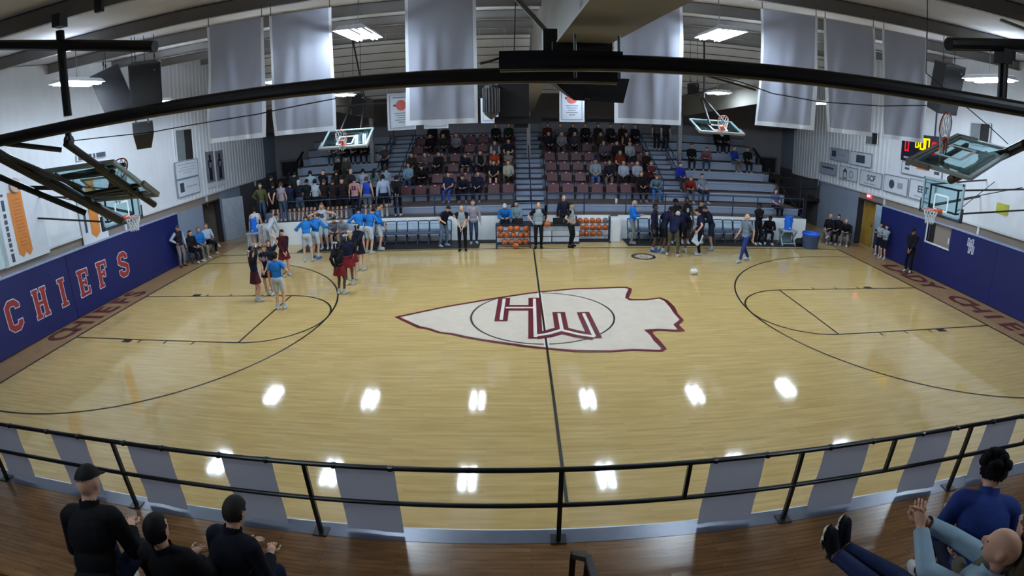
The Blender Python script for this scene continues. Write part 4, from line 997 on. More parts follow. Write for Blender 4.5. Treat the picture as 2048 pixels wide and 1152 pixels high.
def rack(name, label, x0, x1, y, zs):
    s = thing('ball_rack', label, 'ball rack', ((x0+x1)/2, y, 0))
    for x in (x0, x1):
        for dy in (-.13, .13): MB().bb((x-.02, y+dy-.02, 0), (x+.02, y+dy+.02, zs[-1]+.2)).build('upright', M_blue, s, world=True)
    for z in zs:
        for dy in (-.09, .09): MB().tube((x0, y+dy, z-.08), (x1, y+dy, z-.08), .012, 6).build('shelf_rail', M_blue, s, world=True)
    for x in (x0, x1): MB().bar((x, y-.25, .03), (x, y+.25, .03), .05, .05).build('foot', M_blue, s, world=True)
rack('ball_rack', 'ball rack with orange basketballs standing before the scorer table', -1.42, -.12, 7.55, (.20, .48, .72))
rowsb = [(.20, (-1.1, -.83, -.52, -.28), 'bottom'), (.48, (-1.26, -1.02, -.76, -.48, -.24), 'middle'), (.72, (-1.26, -.86, -.62, -.25), 'top')]
for z, xs, nm in rowsb:
    for k, x in enumerate(xs): ball((x, 7.55, z+.005), 'orange basketball on %s shelf of rack before scorer table, %s from push cart side' % (nm, ORD[k]))
ball((-.68, 7.28, .12), 'orange basketball lying on the floor before the rack of balls', 'loose basketballs')
rack('ball_rack', 'ball rack with orange basketballs against the white wall right of table', 1.75, 3.1, 8.35, (.34, .60, .86))
for z, xs, nm in ((.34, (1.9, 2.16, 2.44, 2.7), 'bottom'), (.60, (1.9, 2.15, 2.42, 2.68, 2.93), 'middle'), (.86, (1.9, 2.15, 2.4, 2.65, 2.93), 'top')):
    for k, x in enumerate(xs):
        b = ball((x, 8.35, z+.005), ('grey basketball at end of top shelf of rack by white pier' if (nm == 'top' and k == 4) else 'orange basketball on %s shelf of rack by white pier, %s from scorer table' % (nm, ORD[k])))
        if nm == 'top' and k == 4:
            for c in bpy.data.objects:
                if c.parent == b and c.name.startswith('ball'): c.data = c.data.copy(); c.data.materials[0] = M_gball
# coolers, carts, bins
M_cool = mat('bright blue cooler', '#1668d8', .4, var=.05); M_grey = mat('grey cart plastic', '#9aa5ad', .6); M_wcool = mat('white cooler', '#b9c4cc', .5)
def cooler(label, loc, h=.55):
    s = thing('drink_cooler', label, 'cooler', loc)
    MB().lathe([(.001, 0), (.17, 0), (.19, h*.85), (.001, h*.85)], 18).build('tank', M_cool, s, smooth=False)
    MB().lathe([(.001, h*.85), (.20, h*.85), (.20, h*.97), (.08, h), (.001, h)], 18).build('lid', M_cool, s)
    MB().box((0, -.2, .09), (.05, .07, .05)).build('spigot', M_wcool, s)
    for x in (-.2, .2): MB().box((x, 0, h*.6), (.04, .12, .05)).build('handle', M_cool, s)
a = onz(530, 489)
s = thing('push_cart', 'grey push cart under the blue cooler at left bench end', 'cart', (a.x, 8.3, 0))
MB().bb((-.32, -.25, .72), (.32, .25, .78)).build('tray', M_grey, s); MB().bb((-.32, -.25, .2), (.32, .25, .26)).build('lower_tray', M_grey, s)
for x in (-.28, .28):
    for y in (-.2, .2): MB().tube((x, y, .0), (x, y, .75), .02, 6).build('leg', M_grey, s)
MB().path([(.34, -.2, .1), (.36, -.2, 1.0), (.40, -.1, 1.08), (.5, -.1, 1.05)], .022, 6).path([(.40, -.1, 1.08), (.40, .2, 1.08)], .022, 6).build('push_handle', M_wcool, s)
cooler('bright blue drink cooler on cart at the left bench end', (a.x, 8.3, .78), .62)
a = onz(508, 492)
s = thing('ice_chest', 'white tall ice chest standing on floor at far left bench end', 'cooler', (a.x, a.y, 0))
MB().bb((-.2, -.18, .0), (.2, .18, .52)).build('tank', M_wcool, s); MB().bb((-.21, -.19, .52), (.21, .19, .60)).build('lid', M_wcool, s)
a = onz(1574, 487)
s = thing('cooler_stand', 'pale grey folding stand under the right blue cooler', 'stand', (11.0, 8.0, 0))
MB().bb((-.34, -.28, .62), (.34, .28, .68)).build('top', M_grey, s); MB().bb((-.3, .15, .1), (.3, .2, .62)).build('back_panel', mat('teal grey panel', '#6f9196', .6), s)
for x in (-.32, .32):
    MB().bar((x, -.25, 0), (x, .25, .64), .05, .05).bar((x, .25, 0), (x, -.25, .64), .05, .05).build('crossed_legs', M_grey, s)
MB().bar((-.32, -.25, .12), (.32, -.25, .12), .05, .05).build('foot_bar', M_grey, s)
cooler('bright blue drink cooler on grey stand at the right bench end', (11.0, 8.0, .68), .60)
s = thing('team_bag', 'black duffel bag on the floor at right bench end', 'bag', (11.75, 7.85, .018))
MB().lathe([(.001, -.36), (.13, -.34), (.17, -.26), (.17, .26), (.13, .34), (.001, .36)], 14, 0, (0, 0, .17), Matrix.Rotation(pi/2, 3, 'Y')).build('body', mat('black bag cloth', '#121217', .8), s, smooth=True)
MB().path([(-.2, -.1, .3), (-.1, -.1, .42), (.1, -.1, .42), (.2, -.1, .3)], .015, 6).build('strap', M_bs, s)
a = onz(1626, 499)
s = thing('laundry_bin', 'big dark bin with bright blue liner near right corner', 'bin', (a.x, a.y+.3, 0))
MB().lathe([(.001, 0), (.34, 0), (.40, .62), (.36, .62), (.34, .1), (.001, .1)], 20).build('tub', mat('slate bin', '#3a4662', .6), s)
MB().lathe([(.41, .56), (.43, .64), (.40, .68), (.36, .66), (.33, .5), (.001, .46)], 20).build('liner', mat('blue liner', '#1f57c0', .4), s)
for u, v, lab in ((1462, 495, 'rolled dark warm-up towel'),): pass
a = onz(1387, 549)
mb = MB(); mb.sphere((0, 0, .10), .12, 14, 9, 0, (1.15, 1, .85)); rr = random.Random(3)
mb.v = [(x+rr.uniform(-.012, .012), y+rr.uniform(-.012, .012), max(0, z+rr.uniform(-.012, .012))) for x, y, z in mb.v]; s = tag(mb.build('wadded_cloth', mat('white towel', '#d8d4cc', .8), smooth=True), 'small white wadded cloth lying alone on the court floor', 'cloth'); s.location = (a.x, a.y, 0)
s = thing('drink_cup', 'white drink cup standing on far walkway right of centre', 'cup', (3.65, 9.9, 1.32)); MB().lathe([(.001, 0), (.04, 0), (.055, .2), (.001, .2)], 12).build('cup', M_white, s); MB().lathe([(.001, .2), (.06, .2), (.05, .225), (.001, .225)], 12).build('lid', M_white, s)
# ================================================================ near stand, railing and vinyl sheets
def woodmat(name, c1, c2, wd=.057, rough=.25):
    m = bpy.data.materials.new(name); m.use_nodes = True
    nt = m.node_tree; N = nt.nodes; L = nt.links; p = N['Principled BSDF']; tc = N.new('ShaderNodeTexCoord')
    br = N.new('ShaderNodeTexBrick'); br.offset = .41
    br.inputs['Scale'].default_value = 1; br.inputs['Brick Width'].default_value = 1.3; br.inputs['Row Height'].default_value = wd
    br.inputs['Mortar Size'].default_value = .0012; br.inputs['Color1'].default_value = lin(c1)+(1,); br.inputs['Color2'].default_value = lin(c2)+(1,); br.inputs['Mortar'].default_value = lin('#2a1c12')+(1,)
    L.new(tc.outputs['Object'], br.inputs['Vector'])
    mp = N.new('ShaderNodeMapping'); mp.inputs['Scale'].default_value = (2, 16, 1); L.new(tc.outputs['Object'], mp.inputs['Vector'])
    nz = N.new('ShaderNodeTexNoise'); nz.inputs['Scale'].default_value = 1.2; nz.inputs['Detail'].default_value = 5; L.new(mp.outputs[0], nz.inputs['Vector'])
    rp = N.new('ShaderNodeValToRGB'); rp.color_ramp.elements[0].position = .3; rp.color_ramp.elements[1].position = .7
    rp.color_ramp.elements[0].color = (.6, .56, .5, 1); rp.color_ramp.elements[1].color = (1, 1, 1, 1); L.new(nz.outputs['Fac'], rp.inputs['Fac'])
    mu = N.new('ShaderNodeMix'); mu.data_type = 'RGBA'; mu.blend_type = 'MULTIPLY'; mu.inputs['Factor'].default_value = 1
    L.new(br.outputs['Color'], mu.inputs['A']); L.new(rp.outputs['Color'], mu.inputs['B']); L.new(mu.outputs['Result'], p.inputs['Base Color'])
    p.inputs['Roughness'].default_value = rough
    return m
M_dkwood = woodmat('brown stained boards', '#77532f', '#87613b')
NP = thing('near_stand', 'brown varnished wooden stand floor in the foreground behind railing', 'grandstand', (0, -10, 0))
MB().bb((XL+.02, -8.9, .0), (XR-.02, -8.86, 1.0)).build('front_wall', M_wallw, NP, world=True)
MB().bb((XL+.02, -10.4, .85), (XR-.02, -9.08, 1.0)).build('platform', M_dkwood, NP, world=True)
MB().bb((XL+.02, -9.08, .85), (XR-.02, -8.88, 1.003)).build('edge_strip', mat('grey edge strip', '#5d6270', .3, .3, var=.1), NP, world=True)
for i in range(6):
    y = -10.4-.95*i; MB().bb((XL+.02, y-.95 if i < 5 else YN+.03, .3), (XR-.02, y, 1.0+.42*(i+.2))).build('tier', M_dkwood, NP, world=True)
def nearbench(i, x0, x1, label):
    y = -10.85-.95*i; z = 1.0+.42*(i+.2)
    b = thing('wooden_bench', label, 'bench', ((x0+x1)/2, y, z), 0, 'near stand benches')
    MB().bb((x0, y-.18, z+.30), (x1, y+.18, z+.36)).build('seat_plank', M_dkwood, b, world=True)
    MB().bb((x0, y-.24, z+.62), (x1, y-.20, z+.84)).build('backrest_plank', M_dkwood, b, world=True)
    for k in range(6):
        x = x0+.1+(x1-x0-.2)*k/5; MB().bb((x-.03, y-.24, z), (x+.03, y+.14, z+.30)).build('leg', M_bs, b, world=True); MB().bb((x-.03, y-.20, z), (x+.03, y-.17, z+.84)).build('back_post', M_bs, b, world=True)
nearbench(0, -8.5, -1.2, 'brown wooden bench at lower left of foreground stand, first row')
nearbench(0, 1.2, 8.5, 'brown wooden bench at lower right of foreground stand, first row')
nearbench(1, 1.2, 8.5, 'brown wooden bench at lower right of foreground stand, second row')
M_nr = mat('black rail paint', '#121419', .35, .2, var=.1)
RL = thing('guard_rail', 'black steel guard rail along the near stand edge in foreground', 'railing', (0, -9.03, 1.0))
for z, r in ((1.905, .026), (1.47, .024)): MB().tube((-14.6, -9.03, z), (15.1, -9.03, z), r, 10).build('rail', M_nr, RL, world=True)
for k in range(-6, 7):
    x = -.26+2.45*k
    MB().bb((x-.022, -9.05, 1.0), (x+.022, -9.01, 1.9)).build('post', M_nr, RL, world=True)
    MB().bb((x-.08, -9.10, 1.003), (x+.08, -8.96, 1.015)).build('foot_plate', M_nr, RL, world=True)
    if k >= 0: x += 1.225; MB().bb((x-.02, -9.05, 1.47), (x+.02, -9.01, 1.9)).build('short_post', M_nr, RL, world=True)
M_vin = clothmat('grey vinyl back', '#9a9ba8', .35); k = 0
for x in (-8.6, -7.3, -6.0, -4.7, -3.4, -2.12, 1.5, 2.81, 4.1, 5.30, 6.6, 7.9):
    k += 1; o = ORD[k-1] if k <= 6 else ORD[k-7]
    s = thing('vinyl_sheet', 'grey vinyl sheet hanging on near railing, %s from centre on %s side' % (ORD[6-k] if k <= 6 else o, 'CHIEFS' if k <= 6 else 'scoreboard'), 'banner', (x, -8.975, 1.0), 0, 'vinyl sheets on near railing')
    rr = random.Random(k); V = []; F = []; n, m_ = 10, 10
    for b in range(m_+1):
        for a in range(n+1): V.append(((a/n-.5)*.6, .012*sin(5*a/n+rr.random()*.4+b*.3)+.01*sin(7*b/m_), .03+.86*b/m_))
    for b in range(m_):
        for a in range(n): F.append((b*(n+1)+a, b*(n+1)+a+1, (b+1)*(n+1)+a+1, (b+1)*(n+1)+a))
    mb = MB(); mb.add(V, F); mb.build('sheet', M_vin, s, smooth=True)
    for dx in (-.28, .28): MB().tube((dx, -.055, .885), (dx, -.055, .925), .034, 8).build('tie', M_nr, s)
HR = thing('handrail', 'short dark handrail loop at bottom centre of the foreground', 'railing', (-.19, -10.2, 1.1))
q = [onz(1146, 1109, 1.92), onz(1176, 1116, 1.92)]
MB().bar((q[0].x, q[0].y, 1.92), (q[1].x, q[1].y, 1.92), .05, .05).build('top_bar', mat('handrail bronze', '#4a443e', .4, .3), HR, world=True)
for p in q: MB().bar((p.x, p.y, 1.04), (p.x, p.y, 1.94), .045, .03, 0, (0, 1, 0)).build('upright', M_nr, HR, world=True)
MB().bar((q[1].x, q[1].y, 1.92), (q[1].x+.02, q[1].y-2.2, 2.8), .05, .05).build('sloping_rail', M_nr, HR, world=True)
# ================================================================ people
M_eye = mat('eye dark', '#1a1412', .4); M_lip = mat('lip', '#8e5348', .5)
SKIN = {'l': mat('light skin', '#c99a80', .55, var=.05), 't': mat('tan skin', '#b07e60', .55, var=.05), 'd': mat('dark skin', '#4e3226', .55, var=.05)}
def ik(S, T, a, b, pole):
    S, T, pole = Vector(S), Vector(T), Vector(pole); d = T-S; L = min(d.length, a+b-.004); dn = d.normalized()
    x = (a*a-b*b+L*L)/(2*L); h = sqrt(max(0, a*a-x*x)); p = pole-dn*pole.dot(dn)
    p = p.normalized() if p.length > 1e-4 else dn.orthogonal().normalized()
    return S+dn*x+p*h, S+dn*L
POSE = {  # pelvis height, torso lean, head nod, wrists (left +x, right -x), elbow poles, ankles, knee poles
 'stand': dict(),
 'front': dict(w=((.05, -.20, .93), (-.05, -.21, .91)), head=12),
 'behind': dict(w=((.06, .19, .99), (-.06, .20, .97)), ep=(0, 1, 0)),
 'hips': dict(w=((.20, -.06, 1.05), (-.20, -.06, 1.05)), ep=(1, .5, 0)),
 'cross': dict(w=((-.08, -.22, 1.24), (.08, -.24, 1.20))),
 'phone': dict(w=((.08, -.34, 1.18), (-.07, -.33, 1.16)), head=25),
 'lean': dict(lean=42, w=((.20, -.50, .72), (-.20, -.50, .74)), head=10, a=((.20, .0, .085), (-.20, .06, .085))),
 'huddle': dict(lean=22, w=((.40, -.42, 1.12), (-.40, -.42, 1.12)), head=20, a=((.15, .05, .085), (-.15, .1, .085))),
 'arms': dict(w=((.58, -.2, 1.30), (-.58, -.2, 1.28)), head=8),
 'up': dict(w=((.20, -.10, 1.86), (-.20, -.10, 1.86)), ep=(1, .2, 0)),
 'walk': dict(w=((.26, .14, .92), (-.26, -.20, .93)), a=((.10, -.26, .085), (-.10, .28, .13))),
 'ball': dict(w=((.27, -.14, 1.02), (-.24, -.06, 1.04)), ep=(1, .6, 0)),
 'onehip': dict(w=((.27, -.04, .87), (-.20, -.05, 1.06)), ep=(1, .5, 0)),
 'board': dict(w=((.37, -.10, .98), (-.24, -.22, .98)), head=18, lean=8),
 'sit': dict(pz=.56, w=((.10, -.33, .70), (-.10, -.34, .69)), a=((.12, -.46, .085), (-.12, -.44, .085))),
 'sitfwd': dict(pz=.56, lean=32, w=((.13, -.44, .68), (-.13, -.44, .68)), a=((.15, -.42, .085), (-.15, -.40, .085)), head=-8),
 'sitcross': dict(pz=.56, w=((.12, -.30, .74), (-.08, -.34, .72)), a=((.10, -.46, .085), (.16, -.62, .42)), lean=-4),
 'sitarm': dict(pz=.56, w=((-.10, -.24, .86), (.10, -.26, .83)), a=((.13, -.40, .085), (-.13, -.48, .085)), head=4),
 'recline': dict(pz=.50, lean=-6, w=((.035, -.40, 1.06), (-.035, -.40, 1.06)), a=((.06, -.95, .58), (-.08, -.97, .54)), ep=(1, 0, -.6), head=2, clap=True),
}
BODY = {}
def ellip(mb, c, r, R=None, n=14, k=10):
    M = Matrix.Diagonal(r) if R is None else R @ Matrix.Diagonal(r)
    mb.sphere((0, 0, 0), 1, n, k, 0, (1, 1, 1)) if False else mb.lathe([(max(1e-4, sin(pi*i/k)), -cos(pi*i/k)) for i in range(k+1)], n, 0, c, M)
def capsule(mb, a, b, ra, rb, n=12):
    a, b = Vector(a), Vector(b); d = (b-a); L = d.length; Q = d.to_track_quat('Z', 'Y').to_matrix()
    pr = [(max(1e-4, ra*sin(t)), -ra*cos(t)) for t in np.linspace(0, pi/2, 5)]+[(max(1e-4, rb*cos(t)), L+rb*sin(t)) for t in np.linspace(0, pi/2, 5)]
    mb.lathe(pr, n, 0, a, Q)
def body(pose, vox=.017):
    key = (pose, vox)
    if key in BODY: return BODY[key]
    P = POSE[pose]; pz = P.get('pz', .955); sitting = pz < .9
    lean = Matrix.Rotation(radians(P.get('lean', 0)), 3, 'X'); pel = Vector((0, 0, pz))
    T = lambda x, y, z: pel+lean @ Vector((x, y, z-.955))
    nod = lean @ Matrix.Rotation(radians(P.get('head', 0)), 3, 'X'); hc = T(0, -.0, 1.50)
    Hd = lambda x, y, z: hc+nod @ Vector((x, y, z-1.50))
    mb = MB(); B = []
    ellip(mb, pel, (.165, .118, .125), lean); ellip(mb, T(0, -.005, 1.12), (.142, .104, .17), lean); ellip(mb, T(0, .005, 1.30), (.168, .115, .185), lean)
    capsule(mb, T(-.155, 0, 1.415), T(.155, 0, 1.415), .062, .062); capsule(mb, T(0, .01, 1.40), Hd(0, .005, 1.56), .056, .052)
    B += [('pelvis', pel, T(0, 0, 1.02), .14), ('torso', T(0, 0, 1.06), T(0, 0, 1.40), .15), ('neck', T(0, .01, 1.475), Hd(0, 0, 1.55), .05), ('head', Hd(0, -.01, 1.60), Hd(0, -.01, 1.66), .10)]
    ellip(mb, Hd(0, -.010, 1.645), (.076, .097, .112), nod, 18, 12); ellip(mb, Hd(0, -.042, 1.585), (.055, .058, .062), nod)
    ellip(mb, Hd(0, -.112, 1.625), (.015, .024, .030), nod, 8, 6)
    for s in (1, -1): ellip(mb, Hd(s*.078, .005, 1.635), (.014, .024, .034), nod, 8, 6)
    wr = P.get('w', ((.27, -.06, .87), (-.27, -.06, .87))); an = P.get('a', ((.105, .02, .085), (-.105, .0, .085))); ep = P.get('ep', (.6, 1, -.2)); fing = []
    for i, s in enumerate((1, -1)):
        sh = T(s*.185, 0, 1.405); el, w = ik(sh, wr[i], .285, .255, (s*ep[0], ep[1], ep[2]))
        capsule(mb, sh, el, .052, .040); capsule(mb, el, w, .041, .028)
        hd = (w-el).normalized()
        if P.get('clap'): hd = (hd+Vector((0, -.3, .9))).normalized()
        pm = w+hd*.052; lat = Vector((0, -1, 0))-hd*(-hd.y); lat = lat.normalized() if lat.length > .3 else (Vector((s, 0, 0))-hd*hd.x*s).normalized()
        nrm_ = hd.cross(lat).normalized()
        Rm = Matrix((lat, nrm_, hd)).transposed(); ellip(mb, pm, (.042, .020, .060), Rm, 10, 8)
        B += [('arm', sh, el, .045), ('fore', el, w, .035), ('hand', w+hd*.01, w+hd*.11, .03)]
        cu_ = nrm_*(-s)
        for q, (o, ln) in enumerate(((-.030, .058), (-.010, .072), (.010, .078), (.030, .068))):
            a = w+hd*.095+lat*o; b = a+hd*ln*.5+cu_*ln*.12; c = b+hd*ln*.42+cu_*ln*.30; fing += [(a, b, .0095, .0085), (b, c, .0085, .0065)]
        a = w+hd*.035+lat*.036; b = a+hd*.035+lat*.028; fing += [(a, b, .0115, .010), (b, b+hd*.034+lat*.006, .010, .0075)]
        hip = pel+Vector((s*.092, 0, -.03)); kp = Vector((s*.12, -1, .35 if sitting else 0)); kn, ak = ik(hip, an[i], .435, .425, kp)
        capsule(mb, hip, kn, .083, .056); capsule(mb, kn, ak, .055, .037); ellip(mb, kn+(ak-kn)*.3+Vector((0, .012, 0)), (.050, .052, .10), (ak-kn).to_track_quat('Z', 'Y').to_matrix(), 10, 8)
        fd = Vector((s*.16, -1, 0)) if ak.z < .3 else (Vector((s*.2, -.35, .93)) if pose == 'recline' else Vector((s*.1, -.9, -.35))); fd.normalize()
        up = Vector((0, 0, 1)) if ak.z < .3 else Vector((0, 1, .2)).normalized()
        h0 = ak-fd*.035-up*.042 if ak.z < .3 else ak-fd*.03; t0 = ak+fd*.165-up*.047 if ak.z < .3 else ak+fd*.17
        capsule(mb, h0, t0, .040, .034); capsule(mb, ak, ak+fd*.09-up*.028, .040, .036)
        B += [('thigh', hip, kn, .07), ('shin', kn, ak, .045), ('foot', h0, t0, .038)]
    me = mb.mesh('body', M_eye); o = bpy.data.objects.new('tmp', me); COL.objects.link(o)
    md = o.modifiers.new('r', 'REMESH'); md.mode = 'VOXEL'; md.voxel_size = vox; md.adaptivity = 0
    dg = bpy.context.evaluated_depsgraph_get(); dg.update(); ev = o.evaluated_get(dg); m2 = ev.to_mesh()
    nv = len(m2.vertices); V = np.empty(nv*3); m2.vertices.foreach_get('co', V); V = V.reshape(-1, 3)
    F = [tuple(p.vertices) for p in m2.polygons]; E = np.empty(len(m2.edges)*2, dtype=np.int64); m2.edges.foreach_get('vertices', E); E = E.reshape(-1, 2)
    ev.to_mesh_clear(); bpy.data.objects.remove(o)
    deg = np.bincount(E.ravel(), minlength=nv)[:, None]
    for lam in (.5, -.3, .5, -.3):
        Sx = np.zeros_like(V); np.add.at(Sx, E[:, 0], V[E[:, 1]]); np.add.at(Sx, E[:, 1], V[E[:, 0]]); V = V+lam*(Sx/deg-V)
    best = np.full(nv, 1e9); reg = np.zeros(nv, int); tt = np.zeros(nv); names = []
    for (nm, a, b, r) in B:
        a, b = np.array(a), np.array(b); ab = b-a; t = ((V-a) @ ab)/(ab @ ab); tc = np.clip(t, 0, 1)
        d = np.linalg.norm(V-(a+tc[:, None]*ab), axis=1)-r; k = d < best
        best[k] = d[k]; reg[k] = len(names); tt[k] = t[k]; names.append(nm)
    fi = np.array([f[:4] if len(f) >= 4 else f+(f[-1],) for f in F]); nrmv = np.zeros_like(V)
    fn = np.cross(V[fi[:, 2]]-V[fi[:, 0]], V[fi[:, 3]]-V[fi[:, 1]]); fn /= (np.linalg.norm(fn, axis=1)[:, None]+1e-12)
    for j in range(4): np.add.at(nrmv, fi[:, j], fn)
    nrmv /= (np.linalg.norm(nrmv, axis=1)[:, None]+1e-12)
    H = (V-np.array(hc)) @ np.array(nod)            # head-local coordinates, neck pivot at origin
    Tl = (V-np.array(pel)) @ np.array(lean)
    R = np.array([names.index(n) if False else i for i, n in enumerate(names)]); nmv = np.array(names)[reg]
    side_ = {'pelvis': 0, 'torso': 0, 'neck': 0, 'head': 0}; sd_ = np.array([0 if n in side_ else (1 if names[:i+1].count(n) == 1 else -1) for i, n in enumerate(names)])[reg]
    d = dict(side=sd_, V=V, F=F, fi=fi, N=nrmv, nm=nmv, t=tt, H=H, T=Tl, hc=hc, nod=nod, pel=pel, lean=lean, fing=fing, cache={}, Hd=Hd, Tf=T)
    # finished body mesh: skin, eyes, mouth and fingers in one mesh
    mb = MB(); mb.add([tuple(v) for v in V], F, 0)
    for a, b, r, r2 in fing: mb.tube(a, b, r, 6, 0, r2)
    for s in (1, -1): ellip(mb, Hd(s*.031, -.092, 1.648), (.012, .007, .007), nod, 8, 6); mb.m[-48:] = [1]*48
    ellip(mb, Hd(0, -.101, 1.572), (.024, .006, .006), nod, 8, 6); mb.m[-48:] = [2]*48
    d['mesh'] = mb.mesh('body', [SKIN['l'], M_eye, M_lip], True); BODY[key] = d
    return d
def shell(d, key, mask, off, smooth=2):
    if key in d['cache']: return d['cache'][key]
    if key[0] in ('sleeves', 'shoes', 'socks'):
        if key[0] == 'sleeves': sd = d['side']*1.
        else: sd = d['side']
        nm1 = {'sleeves': 'sleeve', 'shoes': 'shoe', 'socks': 'sock'}[key[0]]
        r = [shell(d, (nm1, key[1], q), mask & ((sd == q) | ((sd == 0) & (d['T'][:, 0]*q > 0))), off) for q in (1, -1)]
        d['cache'][key] = r; return r
    V, fi = d['V'], d['fi']; fm = mask[fi].sum(1) >= 3
    F = [d['F'][i] for i in np.nonzero(fm)[0]]; used = sorted({v for f in F for v in f}); ix = {v: i for i, v in enumerate(used)}
    O = off if np.isscalar(off) else off[used][:, None]
    P = V[used]+d['N'][used]*O
    me = bpy.data.meshes.new(key[0]); me.from_pydata([tuple(p) for p in P], [], [tuple(ix[v] for v in f) for f in F]); me.materials.append(M_eye)
    me.polygons.foreach_set('use_smooth', [True]*len(F)); me.update(); d['cache'][key] = me
    return me
def garment(d, kind):
    nm, t, H, T = d['nm'], d['t'], d['H'], d['T']
    tor = (nm == 'torso') | ((nm == 'neck') & (t < .12) & (T[:, 2] < .545)); pelv = nm == 'pelvis'
    if kind == 'long': return shell(d, ('shirt', kind), tor | pelv | (nm == 'arm') | ((nm == 'fore') & (t < .93)), .020)
    if kind == 'tee': return shell(d, ('shirt', kind), tor | (pelv & (T[:, 2] > -.04)) | ((nm == 'arm') & (t < .66)), .018)
    if kind == 'torso': return shell(d, ('shirt', kind), tor | (pelv & (T[:, 2] > -.04)), .018)
    if kind == 'sleeves': return shell(d, ('sleeves', kind), ((nm == 'arm') & (t < .62)) | ((nm == 'torso') & (T[:, 2] > .40) & (np.abs(T[:, 0]) > .10)), .021)
    if kind == 'longsleeves': return shell(d, ('sleeves', kind), (nm == 'arm') | ((nm == 'fore') & (t < .93)), .021)
    if kind == 'jersey': return shell(d, ('jersey', kind), (tor & (np.abs(T[:, 0]) < .175)) | (pelv & (T[:, 2] > -.02)), .016)
    if kind == 'pants': return shell(d, ('trousers', kind), (pelv & (T[:, 2] < .06)) | (nm == 'thigh') | ((nm == 'shin') & (t < .95)), .014)
    if kind == 'shorts': return shell(d, ('shorts', kind), (pelv & (T[:, 2] < .06)) | ((nm == 'thigh') & (t < .86)), .022)
    if kind == 'shoes': return shell(d, ('shoes', kind), (nm == 'foot') | ((nm == 'shin') & (t > .97)), .009)
    if kind == 'sole': return [shell(d, ('sole', q), (nm == 'foot') & (d['side'] == q) & (d['N'][:, 1] < -.45), .024) for q in (1, -1)]
    if kind == 'socks': return shell(d, ('socks', kind), ((nm == 'shin') & (t > .72)), .005)
def hairmesh(d, kind):
    key = ('hair', kind)
    if key in d['cache']: return d['cache'][key]
    H = d['H']; z = H[:, 2]; y = H[:, 1]; head = (d['nm'] == 'head') | ((d['nm'] == 'neck') & (z > .06))
    if kind == 'fringe': m = head & (y > .0) & (z > .08) & (z < .165)
    elif kind == 'cap': m = head & (z > .178-.12*np.clip(y, 0, .1))
    else: m = head & ((z > .195-.0*y) | ((y > .012) & (z > .085)) | ((y > -.04) & (z > .16)))
    me = shell(d, key, m, .012 if kind in ('short', 'fringe') else .016)
    mb = MB(); mb.add([v.co for v in me.vertices], [tuple(p.vertices) for p in me.polygons])
    Hd, nod = d['Hd'], d['nod']
    if kind == 'long': ellip(mb, Hd(0, .055, 1.60), (.085, .055, .13), nod); ellip(mb, d['Tf'](0, .10, 1.42), (.10, .045, .17), d['lean'])
    if kind == 'pony': ellip(mb, Hd(0, .115, 1.68), (.03, .035, .035), nod, 10, 8); ellip(mb, Hd(0, .155, 1.58), (.035, .03, .13), nod, 10, 8)
    if kind == 'bun': ellip(mb, Hd(0, .09, 1.72), (.045, .045, .045), nod, 10, 8)
    if kind == 'curly':
        rr = random.Random(5)
        for i in range(26):
            a, b = rr.uniform(0, 2*pi), rr.uniform(.0, 1.2); ellip(mb, Hd(.085*cos(a)*cos(b), .02+.10*sin(a)*cos(b), 1.67+.10*sin(b)), (.034, .034, .034), nod, 7, 5)
    if kind == 'cap': ellip(mb, Hd(0, -.115, 1.685), (.07, .075, .010), nod, 12, 6)
    m2 = mb.mesh('hair', M_eye, True); d['cache'][key] = m2
    return m2
def skirtmesh(d):
    if 'skirt' in d['cache']: return d['cache']['skirt']
    mb = MB(); n = 28; pr = [(.150, .10), (.172, .0), (.20, -.14), (.235, -.30)]; V = []; F = []
    for k, (r, z) in enumerate(pr):
        for i in range(n):
            a = 2*pi*i/n; q = r*(1+(.05*k/3)*(1 if i % 2 else -1)); V.append(d['pel']+Vector((q*cos(a), q*.80*sin(a), z)))
    for k in range(3):
        for i in range(n): F.append((k*n+i, k*n+(i+1) % n, (k+1)*n+(i+1) % n, (k+1)*n+i))
    mb.add(V, F); d['cache']['skirt'] = mb.mesh('skirt', M_eye, True)
    return d['cache']['skirt']
def bowmesh(d):
    if 'bow' in d['cache']: return d['cache']['bow']
    mb = MB(); Hd, nod = d['Hd'], d['nod']
    for s in (1, -1): ellip(mb, Hd(s*.05, .10, 1.735), (.05, .02, .032), nod, 8, 6); ellip(mb, Hd(s*.03, .12, 1.63), (.018, .012, .09), nod, 8, 6)
    d['cache']['bow'] = mb.mesh('bow', M_eye, True); return d['cache']['bow']
CLO = {}
def cloth(h, rough=.85):
    if h not in CLO: CLO[h] = mat('cloth '+h, tuple(x*.72 for x in lin(h)), rough, var=.10, scale=5, spec=.2)
    return CLO[h]
def sub(name, me, m, par):
    if isinstance(me, list):
        for q in me: sub({'sleeves': 'sleeve', 'shoes': 'shoe', 'socks': 'sock', 'soles': 'sole'}[name], q, m, par)
        return
    o = bpy.data.objects.new(name, me); COL.objects.link(o); o.parent = par
    o.material_slots[0].link = 'OBJECT'; o.material_slots[0].material = m
    return o
NP_ = 0
